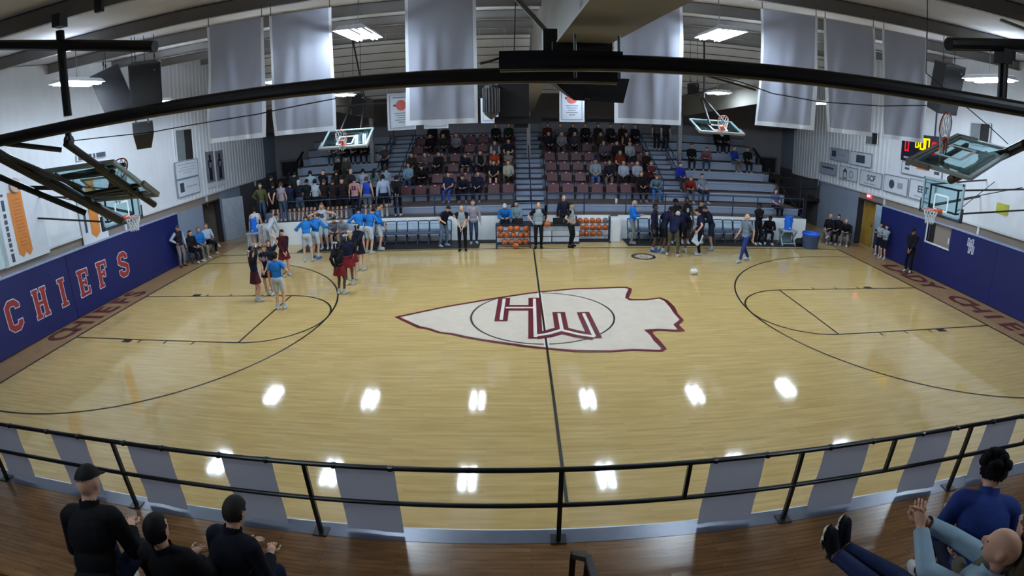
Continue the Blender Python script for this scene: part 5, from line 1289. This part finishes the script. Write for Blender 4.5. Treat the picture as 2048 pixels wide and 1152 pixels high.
def person(label, pose, loc, face=0, h=1.75, skin='l', hair=('short', '#2a1c14'), top=('tee', '#22252e'), bot=('pants', '#22242c'), shoes='#c9c9c9', num=None, bow=None, vox=.017, group=None):
    d = body(pose, vox); o = bpy.data.objects.new('person', d['mesh']); COL.objects.link(o)
    o.location = loc; o.rotation_euler = (0, 0, radians(face)); k = h/1.76; o.scale = (k, k, k)
    tag(o, label, 'person', group)
    o.material_slots[0].link = 'OBJECT'; o.material_slots[0].material = SKIN[skin]
    if hair: sub('cap' if hair[0] == 'cap' else 'hair', hairmesh(d, hair[0]), cloth(hair[1], .7), o)
    tk = top[0]
    if tk == 'ref': sub('shirt', garment(d, 'torso'), cloth(top[1]), o); sub('sleeves', garment(d, 'sleeves'), cloth(top[2]), o)
    elif tk == 'vest': sub('vest', garment(d, 'torso'), cloth(top[1]), o); sub('sleeves', garment(d, 'longsleeves'), cloth(top[2]), o)
    else: sub('jersey' if tk == 'jersey' else 'jacket' if tk == 'long' else 'shirt', garment(d, tk), cloth(top[1]), o)
    if bot[0] == 'skirt': sub('skirt', skirtmesh(d), cloth(bot[1]), o)
    else: sub('trousers' if bot[0] == 'pants' else 'shorts', garment(d, bot[0]), cloth(bot[1]), o)
    if shoes: sub('shoes', garment(d, 'shoes'), cloth(shoes), o)
    if pose == 'recline': sub('soles', garment(d, 'sole'), cloth('#d8d2c4'), o)
    if bot[0] != 'pants' and pose != 'recline': sub('socks', garment(d, 'socks'), cloth('#c8ccd0'), o)
    if bow: sub('hair_bow', bowmesh(d), cloth(bow), o)
    if num:
        txt, colr, back = num; s = 1 if back else -1
        me = textmesh(txt, .2, .012); mb = MB(); L0 = d['pel']+d['lean'] @ Vector((0, s*.152, .33)); ex = d['lean'] @ Vector((s*-1, 0, 0)); ey = d['lean'] @ Vector((0, 0, 1))
        mb.add([L0+ex*v.co.x+ey*v.co.y for v in me.vertices], [tuple(p.vertices) for p in me.polygons]); mb.build('jersey_number', cloth(colr), o)
    return o
fl = lambda u, v: onz(u, v, 0)
BLUE = '#2b82d8'; NAVY = '#161b33'; WHT = '#cfd6df'; KH = '#8a8170'; JEAN = '#3b4f74'; BLK = '#101014'; MAR = '#6d1a24'
# ---- on the floor, left side
person('player in white jersey and shorts at the far push cart end', 'stand', fl(517, 498), 215, 1.86, 'l', ('short', '#2a1c14'), ('jersey', WHT), ('shorts', WHT), num=('3', '#3f7f8a', True))
person('person in white long shirt behind the push cart by CHIEFS-side team bench', 'lean', (onz(562, 488).x, 8.0, .018), 150, 1.70, 'l', ('short', '#3a2a1e'), ('long', WHT), ('pants', '#b8c2cc'))
person('player in bright blue warm-up and white shorts, front of blue huddle', 'huddle', fl(618, 522), 195, 1.80, 'l', ('short', '#4a3322'), ('long', BLUE), ('shorts', WHT))
person('player in bright blue warm-up bowing beside the tall white jersey', 'huddle', fl(634, 516), 160, 1.78, 'l', ('short', '#4a3322'), ('long', BLUE), ('shorts', WHT), '#4a7fc0')
person('tall player in white numbered jersey standing with arms spread at CHIEFS-side team bench', 'arms', fl(651, 498), 5, 1.93, 'l', ('short', '#7a5a3a'), ('jersey', WHT), ('shorts', '#b9d0dc'), num=('45', '#4a4a6a', False))
person('player in grey shirt seated on CHIEFS-side team bench, nearer tall white jersey', 'sitfwd', (onz(673, 492).x, 8.30, .018), 20, 1.8, 'l', ('short', '#241a14'), ('tee', '#7f7f92'), ('shorts', '#6d6f82'))
person('player in pale striped shirt seated on CHIEFS-side team bench near blue huddle', 'sitfwd', (onz(694, 492).x, 8.30, .018), -10, 1.8, 'l', ('short', '#8a6a48'), ('tee', '#9fb2c4'), ('shorts', '#7a8496'))
person('player in bright blue warm-up with back turned, left of the right pair', 'huddle', fl(722, 506), 190, 1.82, 'l', ('curly', '#1f1612'), ('long', BLUE), ('shorts', WHT))
person('player in bright blue warm-up and white shorts, middle of three at CHIEFS-side team bench', 'huddle', fl(741, 506), 150, 1.80, 'l', ('short', '#2a1c14'), ('long', BLUE), ('shorts', WHT))
person('player in bright blue warm-up nearest the empty folding chairs', 'front', fl(760, 500), 100, 1.84, 'l', ('short', '#3a2a1e'), ('long', BLUE), ('shorts', WHT))
person('cheerleader in navy top and maroon skirt, leftmost on the court', 'up', fl(517, 603), 140, 1.60, 'l', ('long', '#2f2019'), ('long', NAVY), ('skirt', '#4a1820'), bow='#d8d8dc')
person('cheerleader in navy top with pale print facing the camera at left', 'front', fl(541, 590), 0, 1.62, 'l', ('long', '#6a4a34'), ('tee', NAVY), ('skirt', '#3d1a22'), num=('MH', '#c9a9b0', False))
person('cheerleader with raised arms behind the left navy pair', 'up', fl(548, 577), 20, 1.62, 'l', ('long', '#5a3b28'), ('tee', NAVY), ('skirt', MAR))
person('student in bright blue shirt with white shorts standing on the left lane line', 'onehip', fl(563, 618), 185, 1.66, 'l', ('curly', '#251a15'), ('tee', BLUE), ('shorts', WHT), '#c9dbe8')
person('woman with long dark hair and maroon top behind the blue shirted student', 'front', fl(573, 552), 40, 1.66, 'l', ('long', '#1d1412'), ('long', '#3c1622'), ('skirt', MAR))
person('cheerleader in black top and red skirt with white bow, nearest of cheerleader line', 'behind', fl(684, 588), 160, 1.62, 'd', ('pony', '#141010'), ('long', '#15161c'), ('skirt', '#7d1f22'), bow='#d8d8dc')
person('cheerleader in navy top and red skirt, second in the cheerleader line', 'front', fl(700, 570), 190, 1.62, 'd', ('pony', '#17110f'), ('long', '#171b38'), ('skirt', '#7d1f22'), bow='#cfcfd4')
person('blonde cheerleader in black top and red skirt, third in the cheerleader line', 'behind', fl(708, 560), 200, 1.64, 'l', ('pony', '#b8925c'), ('long', '#14161e'), ('skirt', '#7d1f22'), bow='#d8d8dc')
person('cheerleader in dark dress with white bow, last in the cheerleader line', 'behind', fl(722, 541), 170, 1.64, 'l', ('pony', '#2a1c16'), ('long', '#171a2c'), ('skirt', '#171a2c'), bow='#d0d4dc')
# left wall spectators
person('man in dark vest and white sleeves with hand on hip at end of CHIEFS pad', 'onehip', fl(366, 533), 65, 1.72, 'l', ('cap', '#3c3f4c'), ('vest', '#23222c', '#b9c3da'), ('pants', '#8b8384'), '#6a4a3c')
def chairat(o, lab):
    c = dup(FC, o.location, o.rotation_euler.z, lab); c.location.z = 0; return c
wallseat = []
for u, v, z, lab, fc, hr, tp, bt, pz_ in ((388, 524, 0, 'person in black seated beside the dark-vested man by CHIEFS pad', 70, ('long', '#2a2220'), ('long', '#17181f'), ('pants', '#1a1b24'), 'sit'),
        (404, 516, 0, 'person in bright blue jacket and khaki trousers seated by CHIEFS wall', 60, ('short', '#6f655c'), ('long', '#2579cc'), ('pants', KH), 'sit'),
        (420, 507, 0, 'person in white shirt with black trousers and crossed legs by dark doorway', 60, ('short', '#8a5a48'), ('long', '#bcc8de'), ('pants', '#14151c'), 'sitcross')):
    p = person(lab, pz_, fl(u, v), fc, 1.75, 'l', hr, tp, bt); q = chairat(p, 'slate folding chair under '+lab.split(' seated')[0].split(' with black')[0].split(' and khaki')[0]+' at CHIEFS wall')
# centre
person('coach in dark shirt and pale blue trousers leaning over on left sideline', 'huddle', fl(889, 493), 50, 1.74, 'l', ('short', '#2a1d16'), ('tee', '#17172a'), ('pants', '#71839c'), '#9fb4c4')
person('referee in grey shirt with black sleeves and clasped hands, left of table', 'front', fl(926, 501), 0, 1.76, 'l', ('fringe', '#b9a79a'), ('ref', '#9eadb2', '#16161f'), ('pants', '#17161b'), '#0e0e12')
person('man in pale pink shirt and slate jeans behind left referee', 'stand', fl(948, 487), 10, 1.78, 'l', ('short', '#5a4a3c'), ('long', '#9d96a2'), ('pants', '#33435e'))
person('scorer in bright blue jacket and white cap seated behind table', 'sitfwd', (ony(1010, 440, 8.5).x, 8.72, .35), 0, 1.72, 'l', ('cap', '#c9d3dc'), ('long', '#2481d6'), ('pants', '#22242c'))
person('woman with dark hair in pale grey top seated behind table', 'sit', (ony(1033, 440, 8.5).x, 8.75, .33), 0, 1.66, 'l', ('long', '#1d1618'), ('long', '#8398a2'), ('pants', '#22242c'))
rf = person('referee holding a basketball at his hip in front of table', 'ball', fl(1077, 496), 0, 1.78, 'l', ('fringe', '#c9b8b0'), ('ref', '#9eadb2', '#16161f'), ('pants', '#15151b'), '#0e0e12')
ball((rf.location.x+.33, rf.location.y-.22, .98), 'orange basketball held at the hip of the middle referee', 'held basketballs')
person('man in dark jacket standing behind the right end of table', 'stand', (ony(1128, 440, 8.4).x, 8.62, .12), 15, 1.74, 'l', ('fringe', '#a88'+'a7a'), ('long', '#181a2e'), ('pants', '#22242c'))
person('referee in grey shirt looking right beside the ball rack by white pier', 'hips', fl(1141, 494), 60, 1.74, 'l', ('short', '#1e1512'), ('ref', '#9eadb2', '#16161f'), ('pants', '#15151b'), '#0e0e12')
# scoreboard-side bench
person('white haired man in bright blue jacket and khaki trousers by scoreboard-side team bench', 'phone', fl(1263, 487), 70, 1.78, 'l', ('short', '#b9aca4'), ('long', '#1f7ee0'), ('pants', '#8d8b88'), '#9a9aa0')
person('player in navy warm-up with black shorts, leftmost of navy huddle', 'stand', fl(1306, 503), 60, 1.84, 'd', ('short', '#120d0c'), ('long', NAVY), ('shorts', '#15161f'), '#31509c')
person('player in navy warm-up bending at the left side of navy huddle', 'huddle', fl(1324, 504), 110, 1.84, 'd', ('short', '#120d0c'), ('long', '#181c3c'), ('shorts', '#181a28'), '#8f9ab8')
person('coach in navy top and khaki trousers bending in front of navy huddle', 'lean', fl(1345, 512), 150, 1.84, 'l', ('short', '#c0bab6'), ('long', '#171b3a'), ('pants', '#5f5646'), '#cfd0d4')
person('player in navy warm-up bending with back turned in navy huddle', 'huddle', fl(1362, 505), 195, 1.82, 'd', ('curly', '#15100e'), ('long', '#15183a'), ('shorts', '#14151f'), '#d0d0d4')
person('tall player in black jersey numbered zero facing out of navy huddle', 'stand', (onz(1378, 495).x, 7.95, .018), 0, 1.92, 'd', ('short', '#120d0c'), ('jersey', '#12131c'), ('shorts', '#12131c'), num=('0', '#b9bcc6', False))
person('player with bushy hair behind the bending navy player in navy huddle', 'front', (onz(1360, 494).x-.1, 8.1, .018), 20, 1.80, 'd', ('curly', '#15100e'), ('jersey', '#171b2c'), ('shorts', '#14151f'))
person('coach in navy shirt holding a white clipboard in navy huddle', 'board', fl(1398, 510), 250, 1.78, 'l', ('short', '#1b1412'), ('tee', '#1a1d40'), ('pants', '#13152a'))
person('player in navy warm-up with white striped shorts, rightmost of huddle', 'huddle', fl(1420, 500), 260, 1.84, 't', ('short', '#1b1412'), ('long', '#14182e'), ('shorts', '#1c2c44'), '#9aa4b8')
person('player reaching an arm over the right side of navy huddle', 'arms', (onz(1408, 494).x, 8.0, .018), 300, 1.80, 't', ('short', '#2a1c14'), ('jersey', '#191c2c'), ('shorts', '#14151f'))
c = onz(1398, 510); c = ony(1395, 477, c.y-.12); s = thing('clipboard', 'white coaching clipboard held low at front of the navy huddle', 'clipboard', c)
Rc = Matrix.Rotation(radians(35), 3, 'Y') @ Matrix.Rotation(radians(-15), 3, 'X')
MB().box((0, 0, 0), (.34, .012, .46), 0, Rc).build('board', mat('clipboard white', '#cdd2dc', .4), s)
MB().box(Rc @ Vector((0, -.012, .21)), (.12, .02, .04), 0, Rc).build('clip', M_bs, s)
for k in range(4): MB().box(Rc @ Vector((-.04+.03*k, -.009, -.1+.07*k)), (.12, .004, .015), 0, Rc).build('marker_line', M_ink, s)
person('bald man in grey shirt and blue jeans walking on the court at right', 'walk', fl(1487, 524), 285, 1.80, 'l', ('fringe', '#b8aaa4'), ('tee', '#7f8c9c'), ('pants', '#2b3f80'), '#c9cdd4')
person('man in black clothes and cap standing by the scoreboard-side bench chairs', 'cross', fl(1513, 489), 10, 1.76, 'd', ('cap', '#15151b'), ('long', '#15161d'), ('pants', '#13141b'), '#cfd0d4')
person('coach seated in black on scoreboard-side bench near the cooler', 'sitfwd', (onz(1542, 490).x, 8.32, .018), -20, 1.72, 'd', ('short', '#120d0c'), ('long', '#17191f'), ('pants', '#17191f'))
for u, v, lab, fc, hr, tp, bt, pz_ in ((1655, 486, 'grey haired man in black top and pale trousers seated right of blue bin', -50, ('fringe', '#a9a4a4'), ('long', '#14141c'), ('pants', '#7d7680'), 'sitcross'),
        (1672, 487, 'person in black holding a pale cap between two seated men', -50, ('short', '#241c1a'), ('long', '#15151c'), ('pants', '#1d1b24'), 'sit'),
        (1690, 490, 'white haired man in dark top and khaki trousers seated by EXIT doorway', -45, ('fringe', '#b5adab'), ('long', '#1d1a22'), ('pants', '#86807c'), 'sitfwd')):
    p = person(lab, pz_, fl(u, v), fc, 1.74, 'l', hr, tp, bt); chairat(p, 'slate folding chair under '+lab.split(' in ')[0].split(' holding')[0]+', '+('first', 'second', 'third')[(u > 1660)+(u > 1680)]+' from blue bin')
person('girl in pale hoodie and dark shorts by ticket window pad, nearer the doorway', 'cross', fl(1754, 512), -60, 1.46, 'l', ('short', '#17121a'), ('long', '#8ea0ae'), ('shorts', '#151827'), '#c9cdd4')
person('girl in pale hoodie and dark shorts by ticket window pad, nearer the court corner', 'cross', fl(1765, 518), -75, 1.46, 'l', ('long', '#2b1c17'), ('long', '#93a6b2'), ('shorts', '#151827'), '#d0d4da')
person('man in black clothes, cap and white shoes against the ticket window pad', 'front', fl(1815, 544), -60, 1.74, 't', ('cap', '#1a1016'), ('long', '#15121a'), ('pants', '#131118'), '#c4ccd0')
# ---- standing student section on the left of the far stand
def at(u, v, y): return ony(u, v, y).x
G = 'standing student section'
fr = [(526, 'front row student in olive camouflage hoodie and jeans', ('long', '#575a3c'), ('pants', JEAN), ('short', '#6f6a4a'), 'onehip'), (551, 'front row student in black shirt and black shorts, second from left', ('tee', '#15151b'), ('shorts', '#121217'), ('short', '#2a1c14'), 'behind'), (567, 'front row student in pale pink printed shirt and grey jeans', ('tee', '#a897a8'), ('pants', '#55627a'), ('short', '#5a3f30'), 'stand'),
 (585, 'front row student in plain navy sweatshirt and dark shorts', ('long', '#1b1f3d'), ('shorts', '#171a28'), ('curly', '#1d1412'), 'front'), (602, 'front row student in white cap and navy shirt with white patch', ('tee', '#151b2f'), ('shorts', '#4f5a70'), ('cap', '#c6ced8'), 'front'), (618, 'front row student in dark green black sweatshirt', ('long', '#161a1c'), ('shorts', '#15161a'), ('short', '#141010'), 'front'),
 (635, 'front row student in plain white shirt and black shorts', ('tee', '#b9c6d8'), ('shorts', '#141722'), ('short', '#1c1512'), 'stand'), (652, 'front row student in dark brown sweatshirt beside white shirt', ('long', '#231a20'), ('shorts', '#1c171c'), ('short', '#5a4034'), 'front'), (670, 'front row student in dark maroon sweatshirt with pale legs', ('long', '#281a20'), ('shorts', '#1d181d'), ('short', '#3a2820'), 'front'),
 (688, 'front row student in black sweatshirt left of the pink jersey', ('long', '#1b161b'), ('shorts', '#18151a'), ('cap', '#2a2228'), 'front'), (713, 'front row student in pink jersey numbered twelve and dark trousers', ('jersey', '#c48f98'), ('pants', '#1f1a30'), ('short', '#2e2124'), 'stand'), (737, 'front row student in royal blue sleeveless shirt and grey shorts', ('jersey', '#1d44b4'), ('shorts', '#6d7684'), ('short', '#5a4034'), 'stand'),
 (770, 'front row student in white long sleeved shirt and black shorts', ('long', '#a9b6d2'), ('shorts', '#141722'), ('short', '#10131c'), 'stand'), (797, 'front row student in black hoodie at the right end of section', ('long', '#19161d'), ('pants', '#121217'), ('short', '#1c1512'), 'behind')]
rr = random.Random(11)
for u, lab, tp, bt, hr, po in fr:
    y = 9.28+rr.uniform(-.06, .06)
    person(lab, po, (at(u, 435, y), y, 1.0), 180+rr.uniform(-18, 18) if u != 526 else 20, 1.76+rr.uniform(-.05, .05), 'l', hr, tp, bt, '#c4c4c8', num=('12', '#4a1f3a', True) if u == 713 else None)
bk = [(545, 'second row student in black jacket behind the camouflage hoodie', ('long', '#15161b'), ('pants', '#15161b'), 'short', '#2a211c'), (592, 'second row student in teal black jacket behind navy sweatshirt', ('long', '#17262c'), ('pants', '#15161b'), 'short', '#1c1512'), (624, 'second row student in pale blue shirt between black sweatshirts', ('tee', '#a9bccc'), ('pants', '#15161b'), 'short', '#15161c'), (649, 'second row person in black hoodie with greyish green cap', ('long', '#131319'), ('pants', '#15161b'), 'cap', '#4b5a5c'),
 (676, 'second row person in dark brown top bowing head', ('long', '#1f181b'), ('pants', '#15161b'), 'short', '#33241d'), (693, 'second row person in brown jacket with long dark hair', ('long', '#3c3630'), ('pants', '#15161b'), 'long', '#17121a'), (704, 'second row student in white cap behind the pink jersey', ('tee', '#2a2326'), ('pants', '#15161b'), 'cap', '#b9b4b4'), (729, 'second row student in clean white shirt behind royal blue shirt', ('tee', '#a7b3cc'), ('pants', '#2a2f3e'), 'short', '#141826'),
 (752, 'second row student in grey green shirt left of white shirts', ('tee', '#5d6f74'), ('pants', '#121217'), 'long', '#141a20'), (775, 'second row student in pale shirt behind white long sleeves', ('tee', '#8f9fae'), ('pants', '#15161b'), 'short', '#33241d')]
for u, lab, tp, bt, hk, hc_ in bk:
    y = 10.15+rr.uniform(-.1, .1)
    person(lab, 'front' if hk != 'long' else 'stand', (at(u, 400, y), y, 1.32), 180+rr.uniform(-25, 25), 1.74+rr.uniform(-.05, .05), 'l', (hk, hc_), tp, bt)
# ---- seated in the chair blocks
def seat(side, i, k, lab, top, bot=('pants', '#1b1c24'), hair=('short', '#2a1c14'), pose='sit', skin='l', h=1.72):
    p = seatloc(side, i, k); person(lab, pose, (p.x, p.y+.02, p.z), rr.uniform(-12, 12), h, skin, hair, top, bot, '#8a8a92')
L_, R_ = 'left', 'right'
seat(L_, 1, 7, 'spectator in pale blue hoodie and jeans at far end of CHIEFS-side block second row', ('long', '#8fb0c8'), ('pants', JEAN), ('long', '#3b2a22'))
seat(L_, 2, 6, 'spectator in grey hoodie in CHIEFS-side block third row', ('long', '#55505c'), hair=('short', '#4a3b30'), pose='sitarm')
seat(L_, 2, 7, 'spectator in dark olive jacket at far end of CHIEFS-side block third row', ('long', '#2d2a22'))
seat(L_, 2, 5, 'bearded spectator in black in CHIEFS-side block third row', ('long', '#141418'), hair=('short', '#1a1412'))
seat(L_, 1, 6, 'spectator in black beside the pale blue hoodie', ('long', '#121216'), pose='sitfwd')
seat(L_, 0, 4, 'spectator in navy shirt and bright jeans in CHIEFS-side block front row', ('tee', '#1d2547'), ('pants', '#2f4f9c'), ('short', '#3a2a22'))
seat(L_, 0, 3, 'spectator in navy jacket leaning in CHIEFS-side block front row', ('long', '#1c1b30'), ('pants', '#16192c'), pose='sitfwd')
seat(L_, 0, 2, 'spectator in navy sweatshirt in CHIEFS-side block front row, third from aisle', ('long', '#171a33'), ('pants', '#121420'), ('long', '#2a1f1c'))
seat(L_, 2, 3, 'spectator in dark jacket and khaki trousers in CHIEFS-side block third row', ('long', '#191b2a'), ('pants', '#7a7470'), ('short', '#6a5e54'), 'sitfwd')
seat(L_, 2, 2, 'spectator in grey cardigan in CHIEFS-side block third row', ('vest', '#15161e', '#65606e'), hair=('long', '#3b2a22'))
seat(L_, 2, 1, 'spectator in bright red orange shirt in CHIEFS-side block', ('tee', '#a63a24'), ('pants', '#3a3640'), ('short', '#8a7468'))
seat(L_, 2, 0, 'spectator in tan hoodie beside the centre aisle', ('long', '#7d786e'), ('pants', '#5a5660'), ('long', '#4a382c'), 'sitarm')
seat(L_, 3, 1, 'spectator in white cardigan above the red orange shirt', ('vest', '#4a4550', '#9aa2ac'), hair=('long', '#5a4638'))
seat(L_, 3, 0, 'large spectator in navy jersey beside centre aisle', ('tee', '#161a2c'), hair=('short', '#1a1412'), h=1.82)
seat(L_, 1, 1, 'spectator in black dress below the red orange shirt', ('tee', '#131318'), ('shorts', '#131318'), ('long', '#2a201c'))
seat(L_, 1, 0, 'spectator in cream sweater and black trousers beside centre aisle', ('long', '#b9b8a6'), ('pants', '#101014'), ('long', '#4a382c'))
seat(L_, 4, 4, 'spectator in pale grey top in CHIEFS-side block fifth row', ('long', '#7a7682'), hair=('short', '#4a3b30'))
seat(L_, 4, 6, 'spectator in black in CHIEFS-side block fifth row', ('long', '#101014'))
seat(L_, 4, 5, 'spectator in dark green in CHIEFS-side block fifth row', ('long', '#20261f'), ('pants', '#3b4258'))
seat(L_, 5, 5, 'spectator in dark brown in CHIEFS-side block top row', ('long', '#241d1e'))
seat(L_, 5, 6, 'spectator in black in CHIEFS-side block top row', ('long', '#121216'), h=1.85)
seat(L_, 5, 1, 'spectator in black in CHIEFS-side block top row near aisle', ('long', '#131318'))
seat(L_, 5, 0, 'spectator in dark green top at centre aisle top row', ('long', '#1f2a22'), hair=('long', '#1c1512'))
seat(R_, 1, 3, 'spectator in pale grey hoodie, blue cap and jeans in scoreboard-side block', ('long', '#8b97a2'), ('pants', '#4a6aa4'), ('cap', '#27307a'), h=1.82)
seat(R_, 1, 4, 'spectator in navy blazer and khaki trousers in scoreboard-side block', ('long', '#191a2a'), ('pants', '#6c675f'), ('short', '#5a5250'))
seat(R_, 1, 5, 'spectator in white sweater in scoreboard-side block second row', ('long', '#a9b4c4'), ('pants', '#181a28'), ('long', '#6a3f30'))
seat(R_, 1, 6, 'spectator in white printed jersey in scoreboard-side block second row', ('long', '#a7aec0'), ('pants', '#1d1c24'), ('short', '#5a4a40'), num=None) if False else seat(R_, 1, 6, 'spectator in white printed jersey in scoreboard-side block second row', ('long', '#a7aec0'), ('pants', '#1d1c24'), ('short', '#5a4a40'))
seat(R_, 1, 7, 'spectator in dark jacket with red scarf at right end second row', ('vest', '#5a2228', '#211a1e'), hair=('short', '#8a7468'), pose='sitarm')
seat(R_, 0, 6, 'spectator in plain black with hands in lap in scoreboard-side block front row', ('long', '#151217'), ('pants', '#15141a'), ('short', '#7a6458'))
seat(R_, 0, 7, 'spectator in grey sweatshirt and bright jeans at right end front row', ('long', '#5f7684'), ('pants', '#3a74c0'), ('short', '#6a5448'), 'sitfwd')
seat(R_, 2, 5, 'spectator in rust brown shirt in scoreboard-side block third row', ('tee', '#6b2a1a'), hair=('short', '#6a6058'))
seat(R_, 2, 7, 'spectator in dark top at right end third row', ('long', '#1b181c'))
seat(R_, 3, 4, 'spectator in grey top with pale cup in scoreboard-side block fourth row', ('long', '#56525e'), hair=('short', '#5a5048'))
seat(R_, 3, 6, 'spectator in white shirt in scoreboard-side block fourth row', ('long', '#9ea4ae'), ('pants', '#2d3140'))
seat(R_, 3, 5, 'spectator in black in scoreboard-side block fourth row', ('long', '#131318'))
seat(R_, 4, 1, 'spectator in pale top in scoreboard-side block fifth row', ('long', '#77757f'), ('pants', '#4b4a54'), ('short', '#4a3b30'))
seat(R_, 4, 2, 'spectator in dark grey in scoreboard-side block fifth row', ('long', '#33323c'), hair=('long', '#2a1f1c'))
seat(R_, 4, 0, 'spectator in black beside centre aisle in scoreboard-side block fifth row', ('long', '#141418'))
seat(R_, 4, 4, 'spectator in olive in scoreboard-side block fifth row', ('long', '#2c2c26'))
seat(R_, 4, 6, 'spectator in dark jersey in scoreboard-side block fifth row', ('jersey', '#1d1c24'), skin='t')
for k, (lab, cc) in enumerate((('dull red', '#4c2226'), ('pale grey', '#5f6068'), ('dark slate', '#24252c'), ('black', '#131318'), ('dark plum', '#21181f'), ('charcoal', '#1d1d22'), ('dark red brown', '#2b1a1c'), ('very dark blue', '#15182a'))):
    seat(R_, 5, k, 'spectator in %s top in scoreboard-side block top row, %s from centre aisle' % (lab, ORD[k]), ('long', cc), hair=(('long', 'short')[k % 2], '#1f1714'))
# ---- on the benches
def bench(side, i, u, lab, top, bot=('pants', '#1b1c24'), hair=('short', '#2a1c14'), pose='sit', h=1.72, skin='l'):
    y = RY(i)+.48; person(lab, pose, (at(u, 330, y), y, RZ(i)-.03), rr.uniform(-15, 15), h, skin, hair, top, bot, '#b0b0b8')
bench(R_, 3, 1382, 'spectator in black hoodie on scoreboard-side benches, leftmost of fourth row', ('long', '#14151c'), ('pants', '#1d1f28'))
bench(R_, 3, 1411, 'spectator in dusty pink top and jeans on scoreboard-side benches', ('long', '#7a505e'), ('pants', '#33405e'), ('short', '#6a5448'), 'sitfwd')
bench(R_, 3, 1467, 'spectator in royal blue top and khaki trousers on upper scoreboard-side benches', ('long', '#1f3f9c'), ('pants', '#6b655c'), ('short', '#4a4a5a'))
bench(R_, 3, 1494, 'spectator in black lettered sweatshirt on upper scoreboard-side benches', ('long', '#121217'), ('pants', '#1c1f2c'), ('short', '#2a1c14'))
bench(R_, 1, 1361, 'spectator in royal blue sweatshirt on lower scoreboard-side benches', ('long', '#1d2f9c'), ('pants', '#3c3b38'), ('short', '#17121a'))
bench(R_, 0, 1380, 'spectator in red shirt leaning on lowest scoreboard-side bench', ('long', '#7d241c'), ('pants', '#56566a'), ('short', '#8a6a58'), 'sitfwd')
bench(R_, 0, 1405, 'spectator in pale shirt with dark bag on lowest scoreboard-side bench', ('tee', '#76839a'), ('pants', '#2a3350'), ('short', '#17161c'))
bench(R_, 5, 1432, 'dark clothed spectator high on scoreboard-side benches, left of pair', ('long', '#16151a')); bench(R_, 5, 1448, 'dark clothed spectator high on scoreboard-side benches, right of pair', ('long', '#1a181c'), hair=('long', '#17121a'))
person('spectator in purple grey shirt seated on the walkway edge at far right', 'sit', (at(1550, 405, 9.85), 9.85, .86), 10, 1.72, 'l', ('short', '#4a3b30'), ('tee', '#5f6490'), ('pants', '#151722'))
person('spectator in dark top standing at right aisle top, left of pair', 'stand', (at(1313, 290, 15.2), 15.2, RZ(5)), 0, 1.72, 'l', ('short', '#1c1512'), ('tee', '#4a4a52'), ('pants', '#1b1c24'))
person('spectator in dark top standing at right aisle top, right of pair', 'stand', (at(1331, 290, 15.2), 15.2, RZ(5)), 0, 1.70, 'l', ('short', '#1c1512'), ('tee', '#33323a'), ('pants', '#1b1c24'))
bench(L_, 2, 677, 'dark clothed spectator on CHIEFS-side benches behind students, left of pair', ('long', '#1c171b')); bench(L_, 2, 692, 'spectator with long dark hair and brown jacket on CHIEFS-side benches', ('long', '#4b443c'), hair=('long', '#131118'))
for k, u in enumerate((696, 714, 732)): bench(L_, 4, u, 'black clothed spectator high on CHIEFS-side benches, %s of three' % ORD[k], ('long', '#111116'), pose=('sitfwd', 'sit', 'sitfwd')[k])
bench(L_, 3, 770, 'spectator in patterned dark top near the left aisle', ('tee', '#4a4650'), hair=('short', '#1c1512'))
bench(L_, 4, 668, 'spectator in grey green top alone on upper CHIEFS-side team bench', ('tee', '#3f545c'), ('pants', '#33485a'), ('cap', '#a9b2bc'))
# ---- foreground spectators
F_ = .010
def D(u, v, dist): return Vector(CAM)+ray(u, v)*dist
def sitp(lab, pose, u, v, dist, face, headz=1.37, **k):
    q = D(u, v, dist); return person(lab, pose, (q.x, q.y, q.z-headz), face, vox=F_, **k)
sitp('man with shaved sides in dark navy jacket seated at lower left foreground', 'sitfwd', 402, 1068, 4.05, 165, 1.22, h=1.78, skin='l', hair=('short', '#2b2624'), top=('long', '#0e1120'), bot=('pants', '#1c2440'))
sitp('dark haired person in black coat, middle of lower left foreground group', 'sit', 308, 1052, 3.95, 180, 1.27, h=1.74, skin='l', hair=('short', '#0c0b0e'), top=('long', '#0b0b10'), bot=('pants', '#1a2036'))
sitp('person in black puffer jacket at far lower left foreground', 'sitfwd', 120, 1020, 4.0, 190, 1.22, h=1.80, skin='l', hair=('cap', '#0d0d12'), top=('long', '#0a0a0f'), bot=('pants', '#19233f'))
sitp('bald man in pale blue shirt clapping with legs stretched out', 'recline', 1985, 1088, 3.65, 208, 1.24, h=1.86, skin='l', hair=None, top=('long', '#a9c6da'), bot=('pants', '#2a3760'), shoes='#1b1c24')
sitp('person with black hair in blue jacket seated at right foreground', 'sitfwd', 2022, 985, 3.9, 150, 1.22, h=1.76, skin='l', hair=('curly', '#0b0b10'), top=('long', '#2a3f86'), bot=('pants', '#1a1f38'))
sitp('person in tan jacket cut off by the right edge of foreground', 'sit', 2075, 1045, 3.7, 170, 1.28, h=1.74, skin='l', hair=('long', '#6b5a48'), top=('long', '#6f6a5c'), bot=('pants', '#22242c'))
